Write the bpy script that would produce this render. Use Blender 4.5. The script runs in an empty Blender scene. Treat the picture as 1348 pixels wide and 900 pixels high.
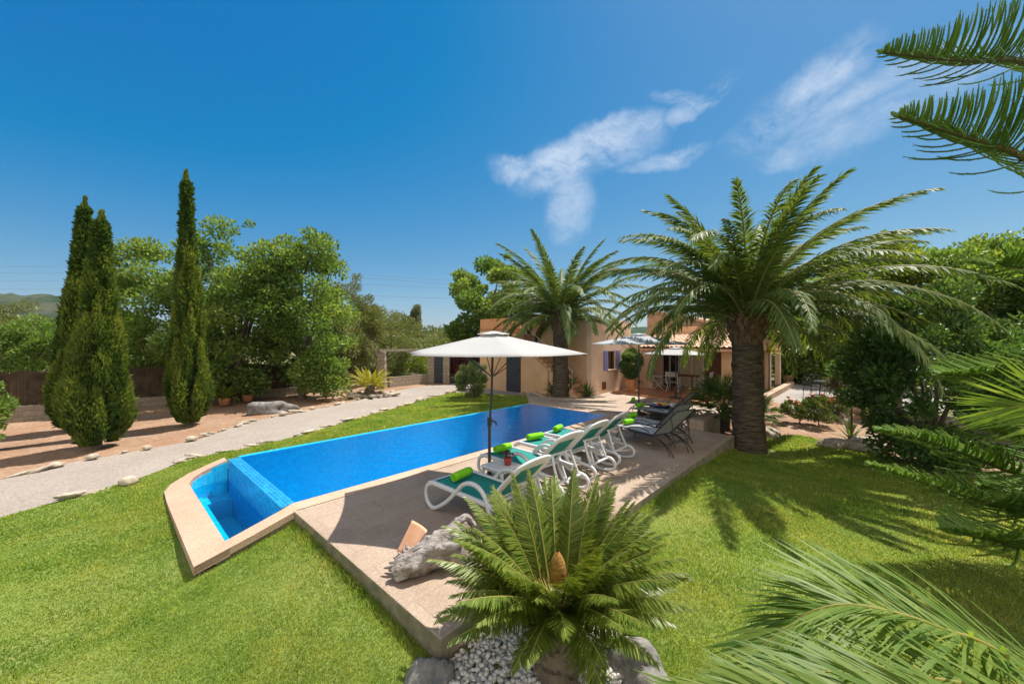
import bpy, bmesh, math, random
import numpy as np
from mathutils import Vector, Matrix
from mathutils.geometry import delaunay_2d_cdt
rng = np.random.default_rng(7); random.seed(7)
R = math.radians
SC = bpy.context.scene
COL = SC.collection
# ------------------------------------------------------------------ camera, sky, sun, exposure
F, CX, CY, H = 505.0, 674.0, 450.0, 2.4          # photo pixels; camera height above the deck (deck is z = 0)
cam = bpy.data.cameras.new('camera'); cam.sensor_width = 36; cam.lens = 36 * F / 1348; cam.clip_end = 6000; cam.clip_start = .05
camo = bpy.data.objects.new('camera', cam); camo.location = (0, 0, H); camo.rotation_euler = (R(90), 0, 0); COL.objects.link(camo)
SC.camera = camo
SUN_EL, SUN_V = R(64), (0.78, 0.626)
SUN_AZ = math.atan2(SUN_V[0], SUN_V[1])
sdir = Vector((math.sin(SUN_AZ) * math.cos(SUN_EL), math.cos(SUN_AZ) * math.cos(SUN_EL), math.sin(SUN_EL)))
sl = bpy.data.lights.new('sun', 'SUN'); sl.energy = 4.0; sl.angle = R(.53); sl.color = (1, .945, .86)
so = bpy.data.objects.new('sun', sl); so.rotation_euler = sdir.to_track_quat('Z', 'Y').to_euler(); COL.objects.link(so)
SC.view_settings.view_transform = 'Standard'; SC.view_settings.look = 'None'; SC.view_settings.gamma = 1
SC.view_settings.exposure = 1.0
SC.view_settings.use_curve_mapping = False
SC.render.film_transparent = False
SC.cycles.max_bounces = 7; SC.cycles.diffuse_bounces = 3; SC.cycles.glossy_bounces = 3; SC.cycles.transmission_bounces = 4
SC.cycles.transparent_max_bounces = 8
SC.cycles.use_denoising = True
SC.cycles.sample_clamp_indirect = 6


def build_world():
    w = bpy.data.worlds.new('World'); SC.world = w; w.use_nodes = True
    nt = w.node_tree; nt.nodes.clear(); N = nt.nodes.new; L = nt.links.new
    out = N('ShaderNodeOutputWorld'); bg = N('ShaderNodeBackground'); bg.inputs['Strength'].default_value = .12
    sky = N('ShaderNodeTexSky'); sky.sky_type = 'NISHITA'; sky.sun_disc = False
    sky.sun_elevation = SUN_EL; sky.sun_rotation = SUN_AZ; sky.air_density = 1.0; sky.dust_density = .6; sky.ozone_density = 3.0
    # tonal grade of the clear sky: deep polarised blue overhead, pale blue low down and towards the sun
    sp = N('ShaderNodeSeparateColor'); L(sky.outputs[0], sp.inputs[0]); cb = N('ShaderNodeCombineColor')
    def mth(op, a, b):
        m_ = N('ShaderNodeMath'); m_.operation = op
        for q, val in zip(m_.inputs, (a, b)):
            if isinstance(val, float): q.default_value = val
            else: L(val, q)
        return m_.outputs[0]
    L(mth('MAXIMUM', mth('MULTIPLY', mth('SUBTRACT', sp.outputs[0], 1.45), .50), .02), cb.inputs[0])
    L(mth('MULTIPLY', sp.outputs[1], .392), cb.inputs[1])
    L(mth('MULTIPLY', mth('POWER', sp.outputs[2], .45), 1.21), cb.inputs[2])
    tc = N('ShaderNodeTexCoord')
    nrm = N('ShaderNodeVectorMath'); nrm.operation = 'NORMALIZE'; L(tc.outputs['Generated'], nrm.inputs[0])
    # warp for wispy edges
    n0 = N('ShaderNodeTexNoise'); n0.inputs['Scale'].default_value = 5; n0.inputs['Detail'].default_value = 6; n0.inputs['Roughness'].default_value = .6
    L(nrm.outputs[0], n0.inputs['Vector'])
    sb = N('ShaderNodeVectorMath'); sb.operation = 'SUBTRACT'; L(n0.outputs['Color'], sb.inputs[0]); sb.inputs[1].default_value = (.5, .5, .5)
    scl = N('ShaderNodeVectorMath'); scl.operation = 'SCALE'; L(sb.outputs[0], scl.inputs[0]); scl.inputs['Scale'].default_value = .13
    wv = N('ShaderNodeVectorMath'); wv.operation = 'ADD'; L(nrm.outputs[0], wv.inputs[0]); L(scl.outputs[0], wv.inputs[1])
    # blobs: azimuth / elevation of the centre (deg), half sizes (deg), tilt, strength
    def ang(px, py):
        d = Vector(((px - CX) / F, 1, -(py - CY) / F)).normalized(); return d
    blobs = [(770, 212, 66, 20, -14, .9), (700, 226, 40, 13, 8, .8), (812, 184, 44, 16, -15, .85), (878, 212, 40, 10, -8, .7), (752, 265, 24, 40, 15, .6),
             (922, 132, 32, 11, -25, .85), (900, 122, 22, 8, 10, .6), (1078, 112, 50, 22, -18, .7), (1018, 165, 44, 15, -22, .55), (1150, 122, 90, 14, -13, .5),
             (1070, 186, 56, 13, -4, .5), (1215, 130, 80, 22, -14, .4)]
    tot = None
    for px, py, sx, sy, tilt, amt in blobs:
        d = ang(px, py); t1 = Vector((0, 0, 1)).cross(d).normalized() * -1; t2 = t1.cross(d).normalized()
        if t2.z < 0: t2 = -t2
        c, s = math.cos(R(-tilt)), math.sin(R(-tilt))
        e1 = t1 * c + t2 * s; e2 = -t1 * s + t2 * c
        k = 1.0 / (F * (1 + ((px - CX) / F) ** 2) ** .5)
        e1 = e1 / (sx * k); e2 = e2 / (sy * k)
        vals = []
        for e in (e1, e2):
            dt = N('ShaderNodeVectorMath'); dt.operation = 'DOT_PRODUCT'; L(wv.outputs[0], dt.inputs[0]); dt.inputs[1].default_value = e
            su = N('ShaderNodeMath'); su.operation = 'SUBTRACT'; L(dt.outputs['Value'], su.inputs[0]); su.inputs[1].default_value = e.dot(d)
            mu = N('ShaderNodeMath'); mu.operation = 'MULTIPLY'; L(su.outputs[0], mu.inputs[0]); L(su.outputs[0], mu.inputs[1]); vals.append(mu)
        ad = N('ShaderNodeMath'); ad.operation = 'ADD'; L(vals[0].outputs[0], ad.inputs[0]); L(vals[1].outputs[0], ad.inputs[1])
        mr = N('ShaderNodeMapRange'); mr.interpolation_type = 'SMOOTHSTEP'; L(ad.outputs[0], mr.inputs['Value'])
        mr.inputs['From Min'].default_value = 2.4; mr.inputs['From Max'].default_value = 0; mr.inputs['To Min'].default_value = 0; mr.inputs['To Max'].default_value = amt
        # only the forward half
        if tot is None: tot = mr
        else:
            a2 = N('ShaderNodeMath'); a2.operation = 'MAXIMUM'; L(tot.outputs[0], a2.inputs[0]); L(mr.outputs[0], a2.inputs[1]); tot = a2
    dt = N('ShaderNodeVectorMath'); dt.operation = 'DOT_PRODUCT'; L(nrm.outputs[0], dt.inputs[0]); dt.inputs[1].default_value = (0, 1, 0)
    gt = N('ShaderNodeMath'); gt.operation = 'GREATER_THAN'; L(dt.outputs['Value'], gt.inputs[0]); gt.inputs[1].default_value = 0
    mp = N('ShaderNodeMapping'); mp.inputs['Scale'].default_value = (7, 7, 16); mp.inputs['Rotation'].default_value = (0, R(22), 0); L(wv.outputs[0], mp.inputs['Vector'])
    n1 = N('ShaderNodeTexNoise'); n1.inputs['Scale'].default_value = 1; n1.inputs['Detail'].default_value = 9; n1.inputs['Roughness'].default_value = .66
    L(mp.outputs[0], n1.inputs['Vector'])
    mr = N('ShaderNodeMapRange'); L(n1.outputs['Fac'], mr.inputs['Value']); mr.inputs['From Min'].default_value = .3; mr.inputs['From Max'].default_value = .75; mr.inputs['To Min'].default_value = -.05; mr.inputs['To Max'].default_value = .92
    m1 = N('ShaderNodeMath'); m1.operation = 'MULTIPLY'; L(tot.outputs[0], m1.inputs[0]); L(mr.outputs[0], m1.inputs[1])
    m2 = N('ShaderNodeMath'); m2.operation = 'MULTIPLY'; m2.use_clamp = True; L(m1.outputs[0], m2.inputs[0]); L(gt.outputs[0], m2.inputs[1])
    mix = N('ShaderNodeMix'); mix.data_type = 'RGBA'; L(m2.outputs[0], mix.inputs['Factor']); L(cb.outputs[0], mix.inputs['A']); mix.inputs['B'].default_value = (4.0, 4.2, 4.5, 1)
    # warm-white sky veil added behind the camera as fill light
    mb_ = N('ShaderNodeMapRange'); mb_.interpolation_type = 'SMOOTHSTEP'; L(dt.outputs['Value'], mb_.inputs['Value']); mb_.inputs['From Min'].default_value = -.02; mb_.inputs['From Max'].default_value = -.45
    nb_ = N('ShaderNodeMapRange'); L(n0.outputs['Fac'], nb_.inputs['Value']); nb_.inputs['From Min'].default_value = .3; nb_.inputs['From Max'].default_value = .6; nb_.inputs['To Min'].default_value = .6; nb_.inputs['To Max'].default_value = 1
    mx2 = N('ShaderNodeMix'); mx2.data_type = 'RGBA'; L(mth('MULTIPLY', mb_.outputs[0], nb_.outputs[0]), mx2.inputs['Factor']); L(mix.outputs['Result'], mx2.inputs['A']); mx2.inputs['B'].default_value = (6.3, 5.8, 5.0, 1); mix = mx2
    L(mix.outputs['Result'], bg.inputs['Color']); L(bg.outputs[0], out.inputs['Surface'])


build_world()
HAZE = .00009
# ------------------------------------------------------------------ coordinate helpers
U = np.array((.6816, .7317)); V = np.array((-.7317, .6816)); W0 = np.array((-3.24, 5.74)); TH = math.atan2(U[1], U[0])
def AB(a, b): p = W0 + a * U + b * V; return (float(p[0]), float(p[1]))
def to_ab(x, y): d = np.array((x, y)) - W0; return float(d @ U), float(d @ V)
def b_at(px, a):
    r = (px - CX) / F; p = W0 + a * U; return float((p[0] - r * p[1]) / (r * V[1] - V[0]))
def a_at(px, b):
    r = (px - CX) / F; p = W0 + b * V; return float((r * p[1] - p[0]) / (U[0] - r * U[1]))
def P(px, py, z=0.): Y = F * (H - z) / (py - CY); return ((px - CX) / F * Y, Y, z)
def PD(px, py, Y): return ((px - CX) / F * Y, Y, H - (py - CY) / F * Y)
CTRL = np.array([(-8.65, 6.5, -.52), (-3.95, 4.6, -.5), (-4.3, 3.2, -.5), (-3.0, 5.1, -.2), (-2.2, 4.2, -.2), (-.9, 3.0, -.24), (.25, 3, -.22), (1.5, 3.3, -.2), (3.5, 7.2, -.17), (2.2, 5.6, -.17),
                 (5.9, 9.2, -.36), (6.2, 10, -.4), (6, 6, -.36), (9, 8, -.38), (4, 3, -.3), (0, 0, -.3), (-5, 0, -.5), (5, 0, -.35), (-7.2, 7.4, -.36), (-6.9, 8.2, -.3), (-4, 9.8, -.06), (-1.8, 12.2, -.05), (.4, 15.2, -.05), (-1, 17, -.05),
                 (1, 18, -.06), (-7, 11.5, -.16), (-11, 9.8, -.36), (-10.5, 12.5, -.26), (-17, 12.5, -.36), (-15, 9, -.42), (-5, 16, -.08), (-7, 20, -.08), (-4, 23.5, -.06), (7, 20, -.1), (10, 14, -.2), (8.5, 11.4, -.36), (12.5, 17.5, -.2), (14, 21, -.2), (12, 11, -.4),
                 (-10, 21, -.1), (20, 25, -.2), (-25, 20, -.3), (0, 35, -.2), (20, 5, -.4), (-20, -5, -.5), (20, -10, -.4), (0, -12, -.4), (35, 20, -.3), (-40, 5, -.4), (-30, 40, -.3), (30, 45, -.3)])
_r = np.sqrt(((CTRL[:, None, :2] - CTRL[None, :, :2]) ** 2).sum(-1) + .36)
_A = np.block([[_r, np.ones((len(CTRL), 1))], [np.ones((1, len(CTRL))), np.zeros((1, 1))]])
_c = np.linalg.solve(_A + np.eye(len(_A)) * 1e-9, np.append(CTRL[:, 2], 0))
def gz(xy):
    xy = np.atleast_2d(np.asarray(xy, float))[:, :2]
    z = np.sqrt(((xy[:, None] - CTRL[None, :, :2]) ** 2).sum(-1) + .36) @ _c[:-1] + _c[-1]
    d = np.hypot(xy[:, 0], xy[:, 1]); k = np.clip((d - 32) / 18, 0, 1)
    return z * (1 - k) + -.3 * k
def g(x, y): return float(gz([(x, y)])[0])
def GP(px, py, dz=0.):
    z = -.2
    for _ in range(14):
        p = P(px, py, z); z = .5 * z + .5 * g(p[0], p[1])
    p = P(px, py, z); return (p[0], p[1], g(p[0], p[1]) + dz)
def gat(px, Y): x = (px - CX) / F * Y; return (x, Y, g(x, Y))
def inpoly(pts, poly):
    pts = np.asarray(pts); x, y = pts[:, 0], pts[:, 1]; r = np.zeros(len(pts), bool); n = len(poly)
    for i in range(n):
        x1, y1 = poly[i][:2]; x2, y2 = poly[i - 1][:2]
        if y1 == y2: continue
        c = ((y1 > y) != (y2 > y)) & (x < (x2 - x1) * (y - y1) / (y2 - y1) + x1); r ^= c
    return r
# ------------------------------------------------------------------ object helpers
def tag(o, label=None, cat=None, group=None, kind=None):
    for k, v in (('label', label), ('category', cat), ('group', group), ('kind', kind)):
        if v: o[k] = v
    return o
def thing(name, label, cat, loc=(0, 0, 0), rz=0., group=None):
    o = bpy.data.objects.new(name, None); COL.objects.link(o); o.empty_display_size = .2
    o.location = loc; o.rotation_euler = (0, 0, rz); return tag(o, label, cat, group)
def O(name, me, mat, parent=None, loc=None, rot=None):
    o = bpy.data.objects.new(name, me); COL.objects.link(o)
    if mat is not None:
        me.materials.clear(); me.materials.append(mat)
    if parent: o.parent = parent
    if loc is not None: o.location = loc
    if rot is not None: o.rotation_euler = rot
    return o
_kids = {}
def kids(o): return [c for c in bpy.data.objects if c.parent == o]
def copy_tree(o, loc=None, rz=None, label=None, parent=None):
    c = o.copy(); COL.objects.link(c); c.parent = parent
    for ch in kids(o): copy_tree(ch, parent=c)
    if loc is not None: c.location = loc
    if rz is not None: c.rotation_euler = (0, 0, rz)
    if label: c['label'] = label
    return c
def npmesh(name, v, f, rnd=None, smooth=False):
    v = np.asarray(v, np.float32); f = np.asarray(f, np.int32); k = f.shape[1]
    me = bpy.data.meshes.new(name); me.vertices.add(len(v)); me.vertices.foreach_set('co', v.ravel())
    me.loops.add(f.size); me.loops.foreach_set('vertex_index', f.ravel())
    me.polygons.add(len(f)); me.polygons.foreach_set('loop_start', np.arange(len(f), dtype=np.int32) * k)
    if smooth: me.polygons.foreach_set('use_smooth', np.ones(len(f), bool))
    me.update(calc_edges=True)
    if rnd is not None:
        a = me.attributes.new('rnd', 'FLOAT', 'FACE'); a.data.foreach_set('value', np.asarray(rnd, np.float32))
    return me
class MB:
    def __init__(s): s.v = []; s.f = []; s.sm = []
    def add(s, v, f, smooth=False):
        n = len(s.v); s.v += [tuple(map(float, p)) for p in v]; s.f += [tuple(i + n for i in q) for q in f]; s.sm += [smooth] * len(f); return s
    def box(s, x0, x1, y0, y1, z0, z1):
        v = [(x, y, z) for z in (z0, z1) for y in (y0, y1) for x in (x0, x1)]
        return s.add(v, [(0, 2, 3, 1), (4, 5, 7, 6), (0, 1, 5, 4), (2, 6, 7, 3), (0, 4, 6, 2), (1, 3, 7, 5)])
    def prism(s, poly, z0, z1):          # plan polygon (CCW), z range (scalars or per-vertex tops)
        n = len(poly); zt = z1 if hasattr(z1, '__len__') else [z1] * n; zb = z0 if hasattr(z0, '__len__') else [z0] * n
        v = [(p[0], p[1], zb[i]) for i, p in enumerate(poly)] + [(p[0], p[1], zt[i]) for i, p in enumerate(poly)]
        return s.add(v, [tuple(reversed(range(n))), tuple(range(n, 2 * n))] + [(i, (i + 1) % n, n + (i + 1) % n, n + i) for i in range(n)])
    def side(s, poly, axis, c0, c1):     # polygon in the (other axis, z) plane, extruded along axis 0 or 1
        n = len(poly)
        mk = (lambda p, c: (c, p[0], p[1])) if axis == 0 else (lambda p, c: (p[0], c, p[1]))
        v = [mk(p, c0) for p in poly] + [mk(p, c1) for p in poly]
        return s.add(v, [tuple(reversed(range(n))), tuple(range(n, 2 * n))] + [(i, (i + 1) % n, n + (i + 1) % n, n + i) for i in range(n)])
    def tube(s, pts, r, seg=8, cap=True):
        v, f = tube_np(pts, r, seg, quads=True); s.add(v, f, True)
        if cap:
            n = len(pts); s.add([v[i] for i in range(seg)], [tuple(reversed(range(seg)))]); s.add([v[(n - 1) * seg + i] for i in range(seg)], [tuple(range(seg))])
        return s
    def band(s, pts, w, h, up=(0, 0, 1), side=None):   # rectangular section sweep: w along side vector, h across
        pts = [Vector(p) for p in pts]; n = len(pts); vs = []
        for i in range(n):
            t = (pts[min(i + 1, n - 1)] - pts[max(i - 1, 0)]).normalized()
            sd = Vector(side) if side else t.cross(Vector(up)).normalized()
            nn = sd.cross(t).normalized()
            c = .28 * h
            for a, b in ((-.5, -.5 + .25), (-.5 + .18, -.5), (.5 - .18, -.5), (.5, -.25), (.5, .25), (.5 - .18, .5), (-.5 + .18, .5), (-.5, .25)):
                vs.append(pts[i] + sd * (w * a) + nn * (h * b))
        fs = [(i * 8 + j, i * 8 + (j + 1) % 8, (i + 1) * 8 + (j + 1) % 8, (i + 1) * 8 + j) for i in range(n - 1) for j in range(8)]
        s.add(vs, fs, True); s.add(vs[:8], [tuple(reversed(range(8)))]); s.add(vs[-8:], [tuple(range(8))]); return s
    def lathe(s, prof, seg=20, c=(0, 0, 0)):
        n = len(prof); v = [(c[0] + r * math.cos(2 * math.pi * j / seg), c[1] + r * math.sin(2 * math.pi * j / seg), c[2] + z) for r, z in prof for j in range(seg)]
        return s.add(v, [(i * seg + j, i * seg + (j + 1) % seg, (i + 1) * seg + (j + 1) % seg, (i + 1) * seg + j) for i in range(n - 1) for j in range(seg)], True)
    def mesh(s, name, bevel=0):
        me = bpy.data.meshes.new(name); me.from_pydata(s.v, [], s.f); me.polygons.foreach_set('use_smooth', s.sm)
        bm = bmesh.new(); bm.from_mesh(me); bmesh.ops.recalc_face_normals(bm, faces=bm.faces)
        if bevel: bmesh.ops.bevel(bm, geom=list(bm.edges), offset=bevel, segments=2, profile=.5, affect='EDGES', clamp_overlap=True)
        bm.to_mesh(me); bm.free(); me.update(); return me
    def obj(s, name, mat, parent=None, bevel=0, **k): return O(name, s.mesh(name, bevel), mat, parent, **k)
def tube_np(pts, r, seg=6, quads=False):
    pts = np.asarray(pts, float); n = len(pts); r = np.broadcast_to(np.asarray(r, float), (n,))
    t = np.gradient(pts, axis=0); t /= np.linalg.norm(t, axis=1)[:, None] + 1e-9
    ref = np.array((0, 0, 1.)) if abs(t[:, 2]).mean() < .8 else np.array((1., 0, 0))
    a = np.cross(t, ref); a /= np.linalg.norm(a, axis=1)[:, None] + 1e-9; b = np.cross(t, a)
    th = np.arange(seg) * 2 * math.pi / seg
    v = pts[:, None] + r[:, None, None] * (a[:, None] * np.cos(th)[None, :, None] + b[:, None] * np.sin(th)[None, :, None])
    v = v.reshape(-1, 3); i, j = np.meshgrid(np.arange(n - 1), np.arange(seg), indexing='ij'); i = i.ravel(); j = j.ravel(); j2 = (j + 1) % seg
    q = np.stack([i * seg + j, i * seg + j2, (i + 1) * seg + j2, (i + 1) * seg + j], 1)
    if quads: return [tuple(p) for p in v], [tuple(map(int, x)) for x in q]
    return v, np.concatenate([q[:, [0, 1, 2]], q[:, [0, 2, 3]]])
def spline(pts, n):
    pts = np.asarray(pts, float); m = len(pts); t = np.linspace(0, m - 1, n); i = np.clip(t.astype(int), 0, m - 2); u = (t - i)[:, None]
    p0 = pts[np.maximum(i - 1, 0)]; p1 = pts[i]; p2 = pts[i + 1]; p3 = pts[np.minimum(i + 2, m - 1)]
    return .5 * (2 * p1 + (p2 - p0) * u + (2 * p0 - 5 * p1 + 4 * p2 - p3) * u ** 2 + (3 * p1 - p0 - 3 * p2 + p3) * u ** 3)
# ------------------------------------------------------------------ materials
def newmat(name):
    m = bpy.data.materials.new(name); m.use_nodes = True; nt = m.node_tree; nt.nodes.clear()
    o = nt.nodes.new('ShaderNodeOutputMaterial'); return m, nt, o
def ramp(nt, fac, stops):
    r = nt.nodes.new('ShaderNodeValToRGB'); e = r.color_ramp.elements
    while len(e) < len(stops): e.new(.5)
    for k, (p, c) in zip(e, stops): k.position = p; k.color = (*c, 1)
    nt.links.new(fac, r.inputs[0]); return r.outputs[0]
def noise(nt, co, scale, detail=5, rough=.6):
    n = nt.nodes.new('ShaderNodeTexNoise'); n.inputs['Scale'].default_value = scale; n.inputs['Detail'].default_value = detail; n.inputs['Roughness'].default_value = rough
    nt.links.new(co, n.inputs['Vector']); return n.outputs['Fac']
def mixc(nt, fac, a, b, mode='MIX'):
    m = nt.nodes.new('ShaderNodeMix'); m.data_type = 'RGBA'; m.blend_type = mode
    for sock, val in ((m.inputs['Factor'], fac), (m.inputs['A'], a), (m.inputs['B'], b)):
        if isinstance(val, (int, float)): sock.default_value = val
        elif isinstance(val, tuple): sock.default_value = (*val, 1)
        else: nt.links.new(val, sock)
    return m.outputs['Result']
def mathn(nt, op, a, b=None, c=None):
    m = nt.nodes.new('ShaderNodeMath'); m.operation = op
    for i, val in enumerate((a, b, c)):
        if val is None: continue
        if isinstance(val, (int, float)): m.inputs[i].default_value = val
        else: nt.links.new(val, m.inputs[i])
    return m.outputs[0]
def principled(nt, col, rough=.6, spec=.3, metal=0, normal=None):
    b = nt.nodes.new('ShaderNodeBsdfPrincipled'); b.inputs['Roughness'].default_value = rough; b.inputs['Specular IOR Level'].default_value = spec; b.inputs['Metallic'].default_value = metal
    if isinstance(col, tuple): b.inputs['Base Color'].default_value = (*col, 1)
    else: nt.links.new(col, b.inputs['Base Color'])
    if normal is not None: nt.links.new(normal, b.inputs['Normal'])
    return b.outputs[0]
def bump(nt, h, strength, dist=.01, prev=None):
    b = nt.nodes.new('ShaderNodeBump'); b.inputs['Strength'].default_value = strength; b.inputs['Distance'].default_value = dist; nt.links.new(h, b.inputs['Height'])
    if prev is not None: nt.links.new(prev, b.inputs['Normal'])
    return b.outputs[0]
def coords(nt, kind='Object'):
    return nt.nodes.new('ShaderNodeTexCoord').outputs[kind]
def solid(name, c1, c2=None, scale=6., rough=.6, bmp=0, bscale=40., bdist=.01, spec=.3, metal=0, lo=.35, hi=.65, c3=None, s3=30, a3=.5):
    m, nt, o = newmat(name); co = coords(nt); col = c1; nrm = None
    if c2: col = ramp(nt, noise(nt, co, scale, 6, .62), [(lo, c1), (hi, c2)])
    if c3:
        f = ramp(nt, noise(nt, co, s3, 3, .6), [(.42, (0, 0, 0)), (.62, (a3, a3, a3))]); col = mixc(nt, f, col, c3)
    if bmp: nrm = bump(nt, noise(nt, co, bscale, 6, .65), bmp, bdist)
    nt.links.new(principled(nt, col, rough, spec, metal, nrm), o.inputs[0]); return m
def leafmat(name, stops, trans=.35, rough=.45, spec=.35, tcol=(1.25, 1.15, .5)):
    m, nt, o = newmat(name); a = nt.nodes.new('ShaderNodeAttribute'); a.attribute_name = 'rnd'
    col = ramp(nt, a.outputs['Fac'], stops)
    p = principled(nt, col, rough, spec); t = nt.nodes.new('ShaderNodeBsdfTranslucent')
    nt.links.new(mixc(nt, 1., col, tcol, 'MULTIPLY'), t.inputs['Color'])
    x = nt.nodes.new('ShaderNodeMixShader'); x.inputs[0].default_value = trans; nt.links.new(p, x.inputs[1]); nt.links.new(t.outputs[0], x.inputs[2]); nt.links.new(x.outputs[0], o.inputs[0]); return m

M = {}
# flat surfaces
def m_lawn():
    m, nt, o = newmat('lawn_soil'); co = coords(nt)
    big = ramp(nt, noise(nt, co, .55, 4), [(.35, (.15, .22, .045)), (.5, (.20, .26, .06)), (.68, (.28, .29, .09))])
    fine = ramp(nt, noise(nt, co, 60, 4, .7), [(.3, (.45, .45, .45)), (.7, (1.2, 1.2, 1.2))])
    col = mixc(nt, 1., big, fine, 'MULTIPLY')
    nt.links.new(principled(nt, col, .9, .1, 0, bump(nt, noise(nt, co, 90, 3, .7), .6, .02)), o.inputs[0]); return m
M['lawn'] = m_lawn()
def m_grass():
    m, nt, o = newmat('grass_blade'); co = coords(nt); a = nt.nodes.new('ShaderNodeAttribute'); a.attribute_name = 'rnd'
    big = ramp(nt, noise(nt, co, .8, 6, .68), [(.28, (.17, .30, .045)), (.45, (.245, .35, .065)), (.62, (.34, .385, .09)), (.78, (.46, .40, .16))])
    mid = ramp(nt, noise(nt, co, 3.2, 3), [(.3, (.80, .86, .8)), (.72, (1.18, 1.14, 1.1))])
    col = mixc(nt, 1., mixc(nt, 1., big, mid, 'MULTIPLY'), ramp(nt, a.outputs['Fac'], [(0, (.65, .72, .6)), (.8, (1.25, 1.2, 1.1)), (.93, (1.3, 1.2, 1.1)), (1, (2.1, 1.45, 1.8))]), 'MULTIPLY')
    p = principled(nt, col, .55, .25); t = nt.nodes.new('ShaderNodeBsdfTranslucent'); nt.links.new(mixc(nt, 1., col, (1.15, 1.1, .6), 'MULTIPLY'), t.inputs['Color'])
    x = nt.nodes.new('ShaderNodeMixShader'); x.inputs[0].default_value = .55; nt.links.new(p, x.inputs[1]); nt.links.new(t.outputs[0], x.inputs[2]); nt.links.new(x.outputs[0], o.inputs[0]); return m
M['grass'] = m_grass()
def m_aggregate(name, base, dark, light, slab=None, blot=.9, bs=130.):
    m, nt, o = newmat(name); co = coords(nt)
    col = ramp(nt, noise(nt, co, blot, 6, .62), [(.3, dark), (.5, base), (.72, light)])
    vo = nt.nodes.new('ShaderNodeTexVoronoi'); vo.inputs['Scale'].default_value = bs; nt.links.new(co, vo.inputs['Vector'])
    sp = ramp(nt, vo.outputs['Color'], [(.1, (.75, .73, .71)), (.5, (1, 1, 1)), (.9, (1.15, 1.14, 1.12))])
    col = mixc(nt, 1., col, sp, 'MULTIPLY')
    f2 = ramp(nt, noise(nt, co, 26, 4, .7), [(.3, (.86, .85, .84)), (.7, (1.08, 1.08, 1.08))]); col = mixc(nt, 1., col, f2, 'MULTIPLY')
    if slab:
        br = nt.nodes.new('ShaderNodeTexBrick'); br.offset = .5; br.inputs['Scale'].default_value = 1; br.inputs['Brick Width'].default_value = slab[0]; br.inputs['Row Height'].default_value = slab[1]
        br.inputs['Mortar Size'].default_value = .007; br.inputs['Color1'].default_value = (1, 1, 1, 1); br.inputs['Color2'].default_value = (.90, .89, .88, 1); br.inputs['Mortar'].default_value = (.72, .70, .67, 1)
        nt.links.new(co, br.inputs['Vector']); col = mixc(nt, .8, col, br.outputs[0], 'MULTIPLY')
    nrm = bump(nt, vo.outputs['Distance'], .35, .004)
    nt.links.new(principled(nt, col, .85, .2, 0, nrm), o.inputs[0]); return m
M['deck'] = m_aggregate('deck_stone', (.375, .29, .223), (.29, .215, .165), (.42, .335, .265), (.8, .4))
M['coping'] = m_aggregate('coping_stone', (.49, .34, .245), (.43, .29, .21), (.53, .385, .29))
M['terrace'] = m_aggregate('terrace_stone', (.40, .32, .255), (.31, .245, .20), (.46, .38, .31), (.9, .45))
M['gravel'] = m_aggregate('gravel', (.31, .270, .236), (.268, .230, .196), (.355, .315, .284), None, .35, 45.)
M['concrete'] = solid('concrete_side', (.30, .24, .17), (.18, .16, .11), 3, .9, .4, 30, .01, c3=(.09, .10, .05), s3=5, a3=.6)
M['soil'] = solid('red_soil', (.29, .17, .105), (.36, .245, .17), .8, .95, .6, 12, .04, .1, c3=(.19, .115, .07), s3=9, a3=.55)
M['patio'] = solid('patio_gravel', (.34, .31, .28), (.24, .22, .2), .6, .95, .5, 40, .01, .1)
M['earth'] = solid('dry_earth', (.20, .17, .085), (.13, .14, .06), .05, 1, .3, 2, .05, .1)
M['porch'] = solid('terracotta_floor', (.42, .17, .085), (.52, .24, .13), 2, .35, 0, spec=.5)
def m_tile(name, tones):
    m, nt, o = newmat(name); co = coords(nt)
    ad = nt.nodes.new('ShaderNodeVectorMath'); ad.operation = 'ADD'; nt.links.new(co, ad.inputs[0]); ad.inputs[1].default_value = (.0213, .0187, .0171)
    sc = nt.nodes.new('ShaderNodeVectorMath'); sc.operation = 'SCALE'; nt.links.new(ad.outputs[0], sc.inputs[0]); sc.inputs['Scale'].default_value = 1 / .052
    fr = nt.nodes.new('ShaderNodeVectorMath'); fr.operation = 'FRACTION'; nt.links.new(sc.outputs[0], fr.inputs[0])
    fl = nt.nodes.new('ShaderNodeVectorMath'); fl.operation = 'FLOOR'; nt.links.new(sc.outputs[0], fl.inputs[0])
    sx = nt.nodes.new('ShaderNodeSeparateXYZ'); nt.links.new(fr.outputs[0], sx.inputs[0])
    lines = [mathn(nt, 'LESS_THAN', sx.outputs[i], .11) for i in range(3)]
    g1 = mathn(nt, 'MAXIMUM', mathn(nt, 'MAXIMUM', lines[0], lines[1]), lines[2])
    wn = nt.nodes.new('ShaderNodeTexWhiteNoise'); nt.links.new(fl.outputs[0], wn.inputs['Vector'])
    col = ramp(nt, wn.outputs['Value'], tones)
    col = mixc(nt, mathn(nt, 'MULTIPLY', g1, .5), col, (.16, .52, .80))
    nt.links.new(principled(nt, col, .25, .5), o.inputs[0]); return m
M['tile'] = m_tile('pool_mosaic', [(0, (.001, .40, .69)), (.5, (.002, .45, .74)), (.85, (.003, .49, .77)), (1, (.008, .53, .80))])
M['tile_shaded'] = m_tile('shaded_blue_mosaic', [(0, (.001, .16, .43)), (.5, (.002, .205, .52)), (.85, (.004, .25, .58)), (1, (.01, .31, .63))])  # darker copy of the pool mosaic, the overflow wall's shade put into its colour
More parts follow.
